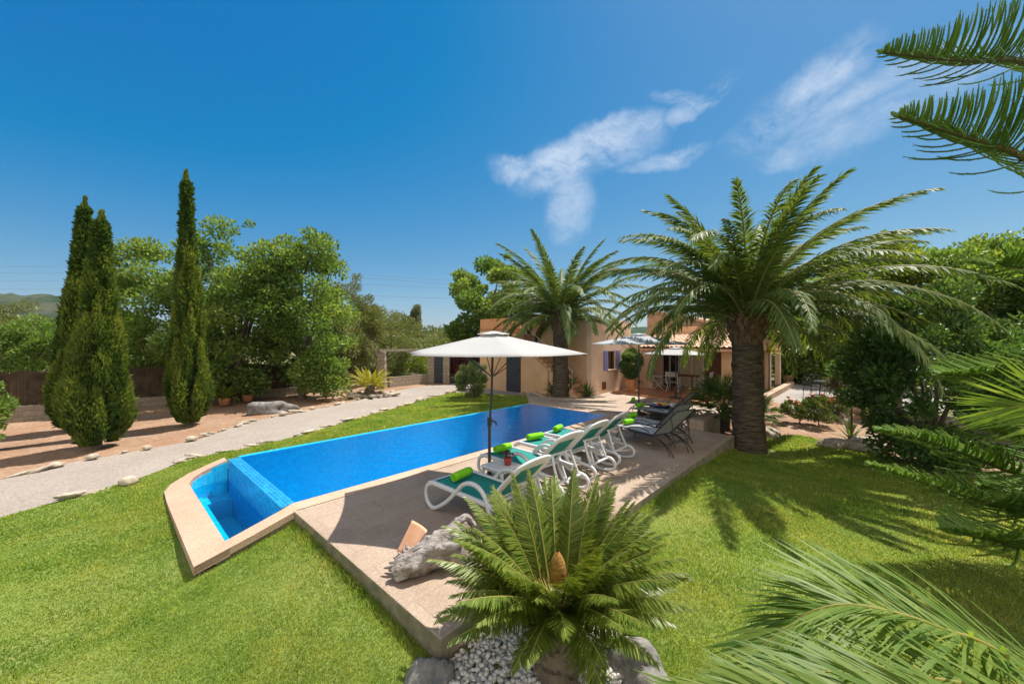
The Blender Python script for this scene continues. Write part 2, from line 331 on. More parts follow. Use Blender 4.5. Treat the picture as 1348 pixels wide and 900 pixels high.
def m_water():
    m, nt, o = newmat('pool_water'); co = coords(nt)
    tr = nt.nodes.new('ShaderNodeBsdfTransparent'); tr.inputs['Color'].default_value = (.22, .93, 1, 1)
    gl = nt.nodes.new('ShaderNodeBsdfGlossy'); gl.inputs['Roughness'].default_value = .015
    n1 = bump(nt, noise(nt, co, 4.2, 4, .55), .42, .05)
    nt.links.new(n1, gl.inputs['Normal'])
    fr = nt.nodes.new('ShaderNodeFresnel'); fr.inputs['IOR'].default_value = 1.33; nt.links.new(n1, fr.inputs['Normal'])
    x = nt.nodes.new('ShaderNodeMixShader'); nt.links.new(fr.outputs[0], x.inputs[0]); nt.links.new(tr.outputs[0], x.inputs[1]); nt.links.new(gl.outputs[0], x.inputs[2]); nt.links.new(x.outputs[0], o.inputs[0]); return m
M['water'] = m_water()
M['stucco'] = solid('ochre_stucco', (.60, .37, .21), (.66, .43, .26), 1.3, .9, .25, 60, .006, .15, c3=(.50, .30, .18), s3=2.2, a3=.35)
M['stucco_pink'] = solid('pink_stucco', (.74, .50, .36), (.80, .58, .44), 1.2, .9, .25, 60, .006, .15, c3=(.66, .43, .31), s3=2.5, a3=.35)
M['stone_wall'] = None
def m_blocks(name, c1, c2, mortar, bw, rh, ms, axis, bmp=.5):
    m, nt, o = newmat(name); co = coords(nt)
    mp = nt.nodes.new('ShaderNodeMapping'); mp.inputs['Rotation'].default_value = (R(90), 0, 0) if axis == 'x' else (R(90), 0, R(90)); mp.vector_type = 'TEXTURE'
    nt.links.new(co, mp.inputs['Vector'])
    nd = nt.nodes.new('ShaderNodeTexNoise'); nd.inputs['Scale'].default_value = 4; nt.links.new(co, nd.inputs['Vector'])
    ds = mixc(nt, .035, mp.outputs[0], nd.outputs['Color'], 'ADD')
    br = nt.nodes.new('ShaderNodeTexBrick'); br.inputs['Scale'].default_value = 1; br.inputs['Brick Width'].default_value = bw; br.inputs['Row Height'].default_value = rh; br.inputs['Mortar Size'].default_value = ms
    br.inputs['Color1'].default_value = (*c1, 1); br.inputs['Color2'].default_value = (*c2, 1); br.inputs['Mortar'].default_value = (*mortar, 1); nt.links.new(ds, br.inputs['Vector'])
    f2 = ramp(nt, noise(nt, co, 9, 6, .7), [(.3, (.7, .7, .7)), (.7, (1.2, 1.2, 1.2))]); col = mixc(nt, 1., br.outputs[0], f2, 'MULTIPLY')
    nrm = bump(nt, br.outputs['Fac'], -bmp, .01, bump(nt, noise(nt, co, 25, 5, .7), .5, .01))
    nt.links.new(principled(nt, col, .9, .15, 0, nrm), o.inputs[0]); return m
M['stone_wall'] = m_blocks('rubble_stone', (.46, .28, .18), (.34, .20, .125), (.40, .28, .2), .34, .16, .02, 'y')
M['block_wall'] = m_blocks('concrete_block', (.30, .255, .20), (.24, .205, .16), (.17, .145, .115), .5, .2, .012, 'x')
M['pillar'] = m_blocks('pillar_block', (.36, .30, .23), (.30, .25, .19), (.2, .17, .13), .42, .2, .014, 'x')
M['roof'] = solid('clay_roof_tile', (.58, .36, .24), (.68, .50, .38), 7, .85, .3, 50, .005, .15, c3=(.36, .2, .13), s3=14, a3=.5)
M['terracotta'] = solid('terracotta', (.55, .24, .11), (.62, .30, .16), 5, .75, .15, 60, .004, .25)
M['terracotta_pale'] = solid('pale_terracotta', (.60, .32, .19), (.66, .40, .27), 8, .8, .2, 60, .004, .2)
M['brick_step'] = solid('brick_step', (.44, .17, .085), (.52, .25, .14), 9, .8, .2, 50, .005)
M['orange_wall'] = solid('orange_render', (.60, .26, .12), (.66, .33, .17), 2, .85, .2, 50, .005)
M['shutter'] = solid('lilac_paint', (.24, .22, .42), (.29, .27, .48), 9, .5)
M['dark_wood'] = solid('dark_wood', (.10, .042, .022), (.15, .065, .035), 6, .5, .2, 30, .004)
M['dark_door'] = solid('slate_paint', (.035, .04, .055), (.045, .052, .068), 3, .5)
M['glass'] = solid('dark_glass', (.015, .02, .025), rough=.05, spec=.8)
M['curtain'] = solid('cream_curtain', (.55, .47, .36), (.48, .40, .30), 4, .9)
M['white_plastic'] = solid('white_resin', (.60, .60, .62), (.56, .56, .58), 9, .32, .04, 30, .002, .5, c3=(.66, .64, .58), s3=16, a3=.3)
M['green_sling'] = solid('green_sling', (.012, .19, .165), (.02, .225, .19), 90, .75, .2, 260, .002, .25)
M['grey_sling'] = solid('grey_sling', (.36, .36, .38), (.31, .31, .33), 90, .7, .2, 260, .002, .25)
M['tan_sling'] = solid('tan_sling', (.42, .36, .29), (.37, .31, .25), 90, .7, .2, 260, .002, .25)
M['black_metal'] = solid('black_metal', (.022, .022, .025), (.03, .03, .033), 9, .4, 0, spec=.45)
M['pole'] = solid('dark_pole', (.03, .027, .025), (.045, .04, .035), 5, .42, 0, spec=.5)
def m_canvas(name, c):
    m, nt, o = newmat(name); co = coords(nt); col = ramp(nt, noise(nt, co, 2.5, 5), [(.3, c), (.7, tuple(k * .94 for k in c))])
    nr = bump(nt, noise(nt, co, 5, 4), .25, .03); p = principled(nt, col, .85, .2, 0, nr)
    t = nt.nodes.new('ShaderNodeBsdfTranslucent'); nt.links.new(col, t.inputs['Color']); x = nt.nodes.new('ShaderNodeMixShader'); x.inputs[0].default_value = .22
    nt.links.new(p, x.inputs[1]); nt.links.new(t.outputs[0], x.inputs[2]); nt.links.new(x.outputs[0], o.inputs[0]); return m
M['canvas'] = m_canvas('cream_canvas', (.46, .455, .45)); M['canvas_grey'] = m_canvas('pale_grey_canvas', (.45, .475, .50))
M['towel'] = solid('lime_towel', (.17, .52, .018), (.23, .62, .03), 30, .95, .7, 160, .006, .1)
M['bark_palm'] = None
def m_palmtrunk():
    m, nt, o = newmat('palm_bark'); co = coords(nt)
    mp = nt.nodes.new('ShaderNodeMapping'); mp.inputs['Scale'].default_value = (2.6, 2.6, 19); nt.links.new(co, mp.inputs['Vector'])
    n = noise(nt, mp.outputs[0], 1.6, 5, .65)
    col = ramp(nt, n, [(.3, (.030, .022, .016)), (.5, (.085, .066, .047)), (.7, (.18, .145, .105))])
    nt.links.new(principled(nt, col, .95, .1, 0, bump(nt, n, .9, .05)), o.inputs[0]); return m
M['bark_palm'] = m_palmtrunk()
M['bark'] = solid('tree_bark', (.20, .16, .12), (.12, .095, .07), 6, .95, .8, 18, .03, .1)
M['boot'] = solid('cut_frond_base', (.20, .13, .08), (.07, .048, .032), 9, .9, .6, 20, .02, .1)
M['rock'] = solid('grey_limestone', (.27, .255, .235), (.16, .15, .14), 3.5, .95, .8, 9, .04, .1, c3=(.12, .115, .11), s3=7, a3=.7)
M['pale_rock'] = solid('pale_limestone', (.50, .44, .36), (.36, .30, .23), 4, .95, .8, 10, .03, .1, c3=(.22, .17, .12), s3=9, a3=.5)
M['pebble'] = solid('white_pebble', (.66, .63, .58), (.5, .47, .42), 12, .8, 0, spec=.25)
def m_drift():
    m, nt, o = newmat('weathered_driftwood'); co = coords(nt)
    mp = nt.nodes.new('ShaderNodeMapping'); mp.inputs['Scale'].default_value = (4, 26, 26); mp.inputs['Rotation'].default_value = (0, R(20), R(-14)); nt.links.new(co, mp.inputs['Vector'])
    n = noise(nt, mp.outputs[0], 1.2, 6, .7)
    col = ramp(nt, n, [(.3, (.07, .06, .055)), (.46, (.30, .27, .25)), (.7, (.52, .49, .47))])
    col = mixc(nt, ramp(nt, noise(nt, co, 5, 3), [(.45, (0, 0, 0)), (.62, (.75, .75, .75))]), col, (.17, .12, .085))
    nt.links.new(principled(nt, col, .95, .1, 0, bump(nt, n, .9, .03)), o.inputs[0]); return m
M['drift'] = m_drift()
M['reed'] = solid('reed_fence', (.10, .075, .05), (.05, .038, .026), 3, .95, .6, 60, .01, .1)
M['hill'] = solid('hill_scrub', (.012, .030, .012), (.034, .056, .022), .11, 1, 0, spec=.02, c3=(.20, .165, .115), s3=.016, a3=.25, lo=.4, hi=.6)
M['hill2'] = solid('far_scrub', (.02, .042, .02), (.04, .065, .03), .05, 1, 0, spec=.05)
M['wire'] = solid('wire', (.10, .11, .13), rough=.6)
M['fruit_red'] = solid('red_apple', (.45, .05, .03), (.55, .12, .04), 9, .35, 0, spec=.5)
M['fruit_yellow'] = solid('yellow_fruit', (.65, .38, .03), (.7, .45, .05), 9, .45, 0, spec=.4)
M['blue_tray'] = solid('blue_glaze', (.01, .10, .32), (.02, .14, .4), 5, .3, 0, spec=.5)
M['red_pot'] = solid('red_glaze', (.35, .03, .03), (.4, .05, .04), 8, .35, 0, spec=.5)
M['clear_glass'] = solid('pale_glass', (.62, .66, .66), rough=.08, spec=.7)
M['cone'] = solid('cycad_cone', (.50, .28, .085), (.36, .19, .05), 30, .9, .9, 60, .02, .15, c3=(.2, .10, .03), s3=45, a3=.6)
# foliage: rnd 0..0.85 leaf, > .92 rachis / twig colour
def LM(k, d, mid, l, r=(.30, .28, .09), **kw): M[k] = leafmat(k, [(0, d), (.42, mid), (.86, l), (.93, r)], **kw)
LM('palm', (.06, .11, .026), (.105, .165, .038), (.185, .23, .06), (.36, .34, .13), trans=.38, rough=.52, spec=.28)
LM('cycad', (.055, .11, .016), (.15, .21, .030), (.28, .305, .055), (.42, .39, .11), trans=.36, rough=.40, spec=.42)
LM('cycad_yellow', (.20, .22, .02), (.36, .34, .03), (.5, .42, .05), (.5, .42, .1), trans=.35)
LM('date', (.08, .17, .025), (.16, .25, .04), (.28, .34, .08), (.42, .36, .10), trans=.5, rough=.5, spec=.35)
LM('norfolk', (.065, .155, .038), (.13, .235, .05), (.24, .33, .075), (.12, .10, .05), trans=.3)
LM('norfolk_shoot', (.09, .20, .035), (.17, .29, .05), (.29, .38, .08), (.14, .11, .06), trans=.45)  # lighter copy of norfolk: sunlight on the lower boughs put into the colour
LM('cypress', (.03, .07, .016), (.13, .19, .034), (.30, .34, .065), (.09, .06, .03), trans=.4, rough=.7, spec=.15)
LM('leaf_mid', (.10, .19, .036), (.16, .255, .055), (.27, .35, .09), (.14, .11, .07), trans=.5)
LM('leaf_lime', (.11, .18, .025), (.19, .26, .04), (.30, .34, .06), (.14, .11, .07), trans=.48)
LM('leaf_dark', (.045, .105, .028), (.09, .17, .045), (.16, .25, .07), (.1, .08, .05), trans=.4, rough=.4, spec=.4)
LM('leaf_olive', (.12, .15, .045), (.18, .205, .065), (.26, .27, .09), (.14, .11, .07), trans=.3)
LM('leaf_grey', (.09, .11, .06), (.14, .16, .09), (.2, .22, .13), (.14, .11, .07), trans=.25)
LM('bougain', (.025, .05, .015), (.10, .025, .035), (.28, .04, .085), (.1, .06, .05), trans=.3)
LM('oleander', (.09, .16, .05), (.17, .24, .08), (.34, .32, .16), (.40, .26, .16), trans=.3)
LM('rose', (.05, .10, .02), (.13, .18, .045), (.24, .26, .09), (.55, .06, .06), trans=.3)
LM('beige_twig', (.10, .10, .05), (.22, .2, .12), (.36, .32, .22), (.3, .25, .18), trans=.25)
LM('fanpalm', (.035, .075, .018), (.07, .125, .025), (.14, .19, .045), (.2, .17, .08), trans=.3)
LM('fleshy', (.035, .085, .02), (.075, .14, .03), (.16, .22, .06), (.2, .2, .08), trans=.25)
# ------------------------------------------------------------------ sheets (ground, lawn ...)
def jitter(poly, step, amp, closed=True):
    out = []; n = len(poly)
    for i in range(n if closed else n - 1):
        p = np.array(poly[i][:2], float); q = np.array(poly[(i + 1) % n][:2], float); d = np.linalg.norm(q - p); k = max(1, int(d / step)) if d < 14 else 1
        for j in range(k):
            r = p + (q - p) * j / k
            if j: r = r + rng.normal(0, amp, 2)
            out.append(tuple(r))
    return out
def sheet(name, poly, mat, dz, step, holes=(), grid=None):
    pts = [tuple(p[:2]) for p in poly]; edges = [(i, (i + 1) % len(pts)) for i in range(len(pts))]
    for h in holes:
        n = len(pts); pts += [tuple(p[:2]) for p in h]; edges += [(n + i, n + (i + 1) % len(h)) for i in range(len(h))]
    A = np.array(poly)[:, :2]; lo = A.min(0); hi = A.max(0)
    if grid is None: grid = (lo, hi)
    xs = np.arange(max(lo[0], grid[0][0]), min(hi[0], grid[1][0]), step); ys = np.arange(max(lo[1], grid[0][1]), min(hi[1], grid[1][1]), step)
    G = np.array(np.meshgrid(xs, ys)).reshape(2, -1).T + rng.uniform(-.15, .15, (len(xs) * len(ys), 2)) * step
    k = inpoly(G, poly)
    for h in holes: k &= ~inpoly(G, h)
    pts += [tuple(p) for p in G[k]]
    v, e, f, *_ = delaunay_2d_cdt([Vector(p) for p in pts], edges, [], 0, 1e-4)
    v = np.array([tuple(p) for p in v]); f = np.array([tuple(t) for t in f]); c = v[f].mean(1); k = inpoly(c, poly)
    for h in holes: k &= ~inpoly(c, h)
    z = gz(v) + dz
    me = npmesh(name, np.column_stack([v, z]), f[k], smooth=True); return O(name, me, mat)
# ================================================================== SETTING
def struct(o): o['kind'] = 'structure'; return o
def ab_place(o): o.location = (W0[0], W0[1], 0); o.rotation_euler = (0, 0, TH); return o
POOL_HOLE = [AB(-1.17, -.27), AB(-.2, -.27), AB(9.6, -.27), AB(9.6, 3.33), AB(-.2, 3.62), AB(-.8, 3.62), AB(-1.1, 3.4), AB(-1.17, 3.1)]
big = 3000
struct(sheet('ground', [(-big, -200), (big, -200), (big, big), (-big, big)], M['earth'], -.09, 1.6, [POOL_HOLE], ((-46, -16), (46, 56))))
# gravel path
up_px = [(0, 629), (60, 615), (96, 606), (190, 590), (260, 577), (320, 556), (400, 540), (456, 529), (509, 516), (545, 509), (600, 504.5)]
lo_px = [(0, 681), (81, 658), (168, 635), (225, 614), (262, 602), (320, 591), (396, 573), (440, 560), (496, 544), (560, 526), (597, 516)]
up_w = [GP(*p)[:2] for p in up_px]; lo_w = [GP(*p)[:2] for p in lo_px]
path_poly = [(-26, -3.5), (-14.5, 3.1)] + lo_w + [AB(11.2, 5.1), AB(11.2, 4.6), AB(12.0, 4.6), AB(12.0, 8.0), (-1.2, 23.2)] + up_w[::-1] + [(-17, 4.6), (-28, -1.5)]
struct(sheet('gravel_path', jitter(path_poly, .35, .03), M['gravel'], -.035, .45))
soil_l = [(-28, -1.5), (-17, 4.6)] + up_w + [(-1.2, 23.2), (-1, 25), (-8, 25), (-24, 12), (-34, 4)]
struct(sheet('soil_bed', jitter(soil_l, .4, .02), M['soil'], -.055, .5))
lawn_poly = [(-14.5, 3.1)] + lo_w + [AB(11.2, 5.1), AB(9.75, 3.75), AB(9.3, 3.2)] + [AB(9.3, -3.55)] + [GP(1012, 576)[:2], GP(1021, 572)[:2], GP(1055, 573)[:2], GP(1089, 581)[:2], GP(1130, 590)[:2], GP(1170, 600)[:2], (9.6, 7.0), (14, 4.5), (16, -8), (-22, -9), (-20, -.5)]
struct(sheet('lawn', jitter(lawn_poly, .3, .035), M['lawn'], 0, .4, [POOL_HOLE]))
soil_r = [GP(1012, 576)[:2], AB(9.4, -2.75), AB(12, -2.75), GP(1009, 523)[:2], GP(1062, 545)[:2], GP(1100, 540)[:2], (16, 14.5), (18, 6), (14, 4.3), (9.6, 7.0), GP(1170, 600)[:2], GP(1130, 590)[:2], GP(1089, 581)[:2], GP(1055, 573)[:2]]
struct(sheet('garden_soil', jitter(soil_r, .3, .03), M['soil'], -.04, .45))
patio = [GP(1009, 523)[:2], AB(26.5, -2.9), (22, 30), (30, 24), (16, 14.5), GP(1100, 540)[:2], GP(1062, 545)[:2]]
struct(sheet('patio_gravel', patio, M['patio'], -.045, .5))
# terrace, porch floor, kerb
mb = MB(); mb.prism([(9.1, -2.8), (18.6, -2.8), (18.6, 2.88), (13.1, 2.88), (13.1, 4.4), (11.2, 5.1), (9.74, 3.72), (9.74, -.305), (9.1, -.305)], -.6, -.004)
t = mb.obj('terrace', M['terrace']); struct(ab_place(t))
mb = MB(); mb.prism([(13.4, -2.2), (18.4, -2.2), (18.4, 1.7), (17, 1.7), (17, 2.6), (14.6, 2.6)], -.1, .075)
t = mb.obj('porch_floor', M['porch'], bevel=.01); struct(ab_place(t))
mb = MB(); mb.box(18.0, 26.3, -3.0, -2.7, -.4, .02)
t = mb.obj('patio_kerb', M['coping'], bevel=.015); struct(ab_place(t))
mb = MB(); mb.box(9.15, 10.75, -3.0, -2.62, -.4, .26)
t = mb.obj('low_stone_kerb', M['deck'], bevel=.02)
tag(t, 'low stone block edging the terrace beside the thick palm trunk', 'kerb'); ab_place(t)
# pool deck: slab with a bevelled edge
mb = MB(); mb.prism([(-.12, -3.75), (9.1, -3.75), (9.1, -.31), (-.12, -.31)], -.9, 0)
dk = mb.obj('pool_deck', M['deck'], bevel=.012); dk.data.materials.append(M['concrete'])
for p in dk.data.polygons:
    if abs(p.normal.z) < .5: p.material_index = 1
struct(ab_place(dk))
# ------------------------------------------------------------------ swimming pool (a thing: basin, overflow wall, catch basin, coping, water)
pool = thing('swimming_pool', 'long blue mosaic swimming pool with an overflow edge and lower catch basin', 'pool', (W0[0], W0[1], 0), TH)
mb = MB()
D = -1.35
def zramp(a): return 0.004 if a > -.05 else .004 - .325 * min(1, (-.05 - a) / 1.1)
# walls built as slabs, inner faces at a=0, 9.4, b=0, 3.35
ow = MB(); ow.box(-.2, 0, -.02, 3.35, -2.2, -.006); ow.obj('overflow_wall', M['tile_shaded'], pool)
mb.box(9.4, 9.56, -.02, 3.47, -2.2, -.02)                    # far wall
mb.box(0, 9.4, -.16, 0, -2.2, -.02)                          # deck side wall
mb.box(0, 9.4, 3.35, 3.47, -2.2, -.004)                      # lawn side wall, its top is the overflow rim
mb.box(0, 9.4, 0, 3.35, D - .2, D)                           # floor
mb.obj('basin', M['tile'], pool)
mb = MB()                                                    # catch basin below the weir
mb.box(-1.0, -.86, -.02, 3.2, -1.5, -.31)
mb.side([(-.86, -1.5), (-.202, -1.5), (-.202, zramp(-.2) - .03), (-.86, -.27)], 1, -.16, -.02); mb.side([(-.7, -1.5), (-.202, -1.5), (-.202, zramp(-.2) - .03), (-.7, zramp(-.7) - .03)], 1, 3.40, 3.55)
mb.box(-.86, -.2, -.02, 3.40, -1.3, -1.05)
mb.box(-.86, -.62, -.018, 3.398, -1.05, -.66); mb.box(-.62, -.203, 2.95, 3.398, -1.05, -.70)     # seat steps
mb.obj('catch_basin', M['tile'], pool)
mb = MB()                                                    # corner fillet of the catch basin
mb.prism([(-.93, 3.2), (-.862, 2.99), (-.80, 3.17), (-.70, 3.29), (-.58, 3.36), (-.44, 3.396), (-.5, 3.52), (-.85, 3.5)], -1.3, [-.33, -.31, -.29, -.26, -.225, -.195, -.22, -.32]); mb.obj('basin_corner', M['tile'], pool)
mb = MB(); N1 = 48
def flat(name, x0, x1, y0, y1, z, mat):
    b = MB(); b.add([(x0, y0, z), (x1, y0, z), (x1, y1, z), (x0, y1, z)], [(0, 1, 2, 3)]); return b.obj(name, mat, pool)
flat('water', .001, 9.399, .001, 3.349, -.012, M['water'])
flat('basin_water', -.859, -.201, -.019, 3.399, -.43, M['water'])
# coping: deck side + far side level, ramped pieces round the catch basin
def zramp(a): return 0.004 if a > -.05 else .004 - .325 * min(1, (-.05 - a) / 1.1)
mb = MB()
def coping_strip(mb, pts_in, pts_out, th=.09):
    n = len(pts_in); v = []
    for (p, q) in zip(pts_in, pts_out):
        v += [(p[0], p[1], zramp(p[0])), (q[0], q[1], zramp(q[0])), (q[0], q[1], zramp(q[0]) - th), (p[0], p[1], zramp(p[0]) - th)]
    f = [(4 * i + j, 4 * i + (j + 1) % 4, 4 * i + 4 + (j + 1) % 4, 4 * i + 4 + j) for i in range(n - 1) for j in range(4)] + [(3, 2, 1, 0), (4 * n - 4, 4 * n - 3, 4 * n - 2, 4 * n - 1)]
    mb.add(v, f)
A1 = [9.74, 8, 6, 4, 2, .6, .1, -.05, -.2, -.4, -.6, -.86]
coping_strip(mb, [(a, -.005 if a > -.1 else -.03) for a in A1], [(a if a > -.8 else -1.22, -.30) for a in A1]); mb.obj('deck_coping', M['coping'], pool)
mb = MB(); coping_strip(mb, [(9.405, b) for b in (0.0, 1, 2, 3, 3.5)], [(9.74, b) for b in (0.0, 1, 2, 3, 3.5)]); mb.obj('far_coping', M['coping'], pool)
mb = MB()
inn = [(-.865, -.03), (-.865, .6), (-.865, 1.5), (-.865, 2.4), (-.865, 3.0), (-.77, 3.23), (-.62, 3.36), (-.44, 3.41), (-.205, 3.42)]
outp = [(-1.22, -.30), (-1.22, .6), (-1.22, 1.5), (-1.22, 2.4), (-1.20, 3.1), (-1.08, 3.44), (-.80, 3.64), (-.5, 3.70), (-.205, 3.71)]
coping_strip(mb, inn, outp, .11); mb.obj('basin_coping', M['coping'], pool)
mb = MB(); v = []
for a in (-.86, -1.22): v += [(a, -.03 if a > -1 else -.30, 0)]
mb.side([(-1.22, zramp(-1.22)), (-.86, zramp(-.86)), (-.86, zramp(-.86) - .1), (-1.22, zramp(-1.22) - .1)], 1, -.30, -.298); mb.obj('coping_corner', M['coping'], pool)
mb = MB()                                                    # concrete skirt under the coping
mb.box(-1.0, -.12, -.26, -.165, -1.0, -.36); mb.side([(-1.0, -.9), (-.03, -.9), (-.03, -.095), (-.125, -.11), (-1.0, -.375)], 1, -.258, -.166)
mb.box(-1.12, -1.01, -.26, 3.2, -1.0, -.43); mb.obj('skirt', M['concrete'], pool)
# ================================================================== HOUSE (built in pool axes: x = a, y = b)
house = thing('house', 'ochre stucco villa with outside stair, tiled porch and stone gable behind the pool', 'house', (W0[0], W0[1], 0), TH)
K = 13.1
mb = MB(); mb.box(K, 17.0, 3.13, 9.2, -.3, 3.43)
mb.obj('wall', M['stucco'], house)
# window side wall: pieces round the opening
w0, w1 = a_at(799.5, 2.88), a_at(810, 2.88); zc = 2.4 - 12 * (W0 + 14.9 * U + 2.88 * V)[1] / F; zb = zc - .88
mb = MB(); z1 = 3.43; y0, y1 = 2.88, 3.127
mb.box(K, w0, y0, y1, -.3, z1); mb.box(w1, 17.0, y0, y1, -.3, z1); mb.box(w0, w1, y0, y1, zc, z1); mb.box(w0, w1, y0, y1, -.3, zb)
fw = mb.obj('window_wall', M['stucco_pink'], house)
wi = MB(); t_ = .045
for q in ((w0, w0 + t_, zb, zc), (w1 - t_, w1, zb, zc), (w0 + t_, w1 - t_, zb, zb + t_), (w0 + t_, w1 - t_, zc - t_, zc), ((w0 + w1) / 2 - .025, (w0 + w1) / 2 + .025, zb + t_, zc - t_)):
    wi.box(q[0], q[1], 2.96, 3.02, q[2], q[3])
wf = wi.obj('window', M['dark_wood'], house)
b = MB(); b.box(w0 + t_, w1 - t_, 3.03, 3.04, zb + t_, zc - t_); b.obj('pane', M['glass'], wf)
b = MB(); b.box(w0 + .05, w0 + .35, 3.022, 3.029, zb + t_, zc - t_); b.obj('curtain', M['curtain'], wf)
b = MB(); b.box(w0 - .06, w1 + .06, 2.80, 2.90, zb - .06, zb - .004); b.obj('sill', M['coping'], wf, bevel=.008)
for x0, x1 in ((w0 - .40, w0 - .02), (w1 + .02, w1 + .40)):
    b = MB(); b.box(x0, x1, 2.825, 2.865, zb - .03, zc + .03)
    k = int((zc - zb) / .07)
    for i in range(k): b.box(x0 + .05, x1 - .05, 2.812, 2.826, zb + .03 + i * .07, zb + .07 + i * .07)
    b.obj('shutter', M['shutter'], house)
b = MB(); b.box(14.02, 14.36, 2.85, 2.878, .16, .52); b.obj('vent_grille', M['dark_wood'], house)
# porch: set back walls, glass doors, columns, tiled roof
mb = MB(); mb.box(17.003, 18.4, 1.72, 2.878, -.3, 2.75); mb.obj('porch_side_wall', M['stucco_pink'], house)
mb = MB(); mb.box(18.6, 18.9, -2.3, 1.717, -.3, 3.2); mb.obj('porch_back_wall', M['stucco'], house)
def bspan(p0, p1, a): return b_at(p1, a), b_at(p0, a)
def framed_door(name, y0, y1, z0, z1, a, mat, inner, n=2):
    b = MB(); tt = .06
    b.box(a - .08, a, y0, y0 + tt, z0, z1); b.box(a - .08, a, y1 - tt, y1, z0, z1); b.box(a - .08, a, y0 + tt, y1 - tt, z1 - tt, z1)
    for i in range(1, n):
        yy = y0 + (y1 - y0) * i / n; b.box(a - .075, a - .005, yy - .03, yy + .03, z0, z1 - tt)
    d = b.obj(name, mat, house); b = MB(); b.box(a - .03, a - .02, y0 + tt, y1 - tt, z0, z1 - tt); b.obj('pane', inner, d); return d
aP = 18.59
framed_door('glass_door', *bspan(870, 895, aP), .08, 2.05, aP, M['white_plastic'], M['glass'], 2)
d = framed_door('patio_door', *bspan(896, 927, aP), .08, 2.05, aP, M['white_plastic'], M['glass'], 2)
y0, y1 = bspan(898, 926, aP); n = 60; ys = np.linspace(y0, y1, n); xs = aP - .06 + .018 * np.sin(np.arange(n) * 1.15)
v = [(xs[i], ys[i], z) for i in range(n) for z in (.12, 2.0)]
cb = MB(); cb.add(v, [(2 * i, 2 * i + 1, 2 * i + 3, 2 * i + 2) for i in range(n - 1)], True); cb.obj('curtain', M['curtain'], d)
framed_door('wooden_door', *bspan(929, 950, aP), .08, 2.05, aP, M['dark_wood'], M['dark_wood'], 2)
def col_at(px, b, w=.3, z1=2.16, mat='stucco_pink'):
    a = a_at(px, b); c = MB(); c.box(a - w / 2, a + w / 2, b - w / 2, b + w / 2, -.1, z1); return c.obj('column', M[mat], house, bevel=.01)
col_at(957, -1.95, .34, 2.12, 'stucco')
for px in (1011, 1024): col_at(px, -2.35, .26, 2.5, 'stucco_pink')
mb = MB(); mb.box(18.92, 25.4, -2.0, -1.9, -.2, 2.7); mb.obj('wood_side_wall', M['dark_wood'], house)
mb = MB(); mb.box(15.45, 15.6, -2.2, 1.72, 1.98, 2.12); mb.obj('porch_beam', M['dark_wood'], house)
def tile_roof(name, a0, a1, z_a0, z_a1, y0, y1, along='a', pitch=.21, course=.36):
    # barrel tiles: columns run along a (or along b), stepped courses
    L_ = a1 - a0; nc = max(1, round(L_ / course)); cols = max(1, round((y1 - y0) / pitch)); seg = 10
    v = []; f = []
    yy = np.linspace(y0, y1, cols * seg + 1); ph = (np.arange(cols * seg + 1) % seg) / seg
    hh = .052 * np.abs(np.sin(ph * math.pi)) ** .8
    rows = []
    for c in range(nc):
        for e in (0, 1): rows.append((c + e * .999, .028 * (1 - e)))
    for r, dz in rows:
        a = a0 + L_ * r / nc; z = z_a0 + (z_a1 - z_a0) * r / nc + dz
        v += [((a, y, z + h) if along == 'a' else (y, a, z + h)) for y, h in zip(yy, hh + 0)]
    m = len(yy)
    for i in range(len(rows) - 1): f += [(i * m + j, i * m + j + 1, (i + 1) * m + j + 1, (i + 1) * m + j) for j in range(m - 1)]
    b = MB(); b.add(v, f); return b.obj(name, M['roof'], house)
tile_roof('porch_roof', 15.25, 18.62, 2.14, 2.78, -2.7, 1.70)
mb = MB(); mb.side([(15.3, 2.10), (18.6, 2.74), (18.6, 2.64), (15.3, 2.0)], 1, -2.6, 1.69); mb.obj('roof_lining', M['terracotta_pale'], house)
# stone gable above the porch and the main roof behind it
gA = 18.92
yl, yr = b_at(852, gA), -2.75
zl = 2.4 + 40 * (W0 + gA * U + yl * V)[1] / F; zr = 2.78
mb = MB(); mb.side([(yr, 2.0), (yl, 2.0), (yl, zl), (yr, zr)], 0, gA, gA + .35); mb.obj('stone_gable', M['stone_wall'], house)
mb = MB(); mb.side([(yr - .05, zr + .004), (yl + .05, zl + .004), (yl + .05, zl + .13), (yr - .05, zr + .13)], 0, gA - .1, gA + .42); mb.obj('gable_coping', M['coping'], house)
mb = MB(); mb.box(gA + .36, 26.0, yl - .2, yl, 1, zl - .05); mb.obj('upper_wall', M['stucco_pink'], house)
def rail_roof():
    n = 24; v = []; tile_roof('main_roof', yr, yl, zr + .1, zl + .06, gA + .43, 26.0, along='b')
rail_roof()
mb = MB()
for i in range(9):
    x = gA + .6; y = yl - .3 - i * .28; zz = zl + .13 - (yl - y) * (zl - zr) / (yl - yr); mb.tube([(x, y, zz - .05), (x, y, zl + .55)], .012, 6)
mb.tube([(gA + .6, yl - .3, zl + .55), (gA + .6, yl - 2.54, zl + .55)], .014, 6); mb.obj('roof_railing', M['white_plastic'], house)
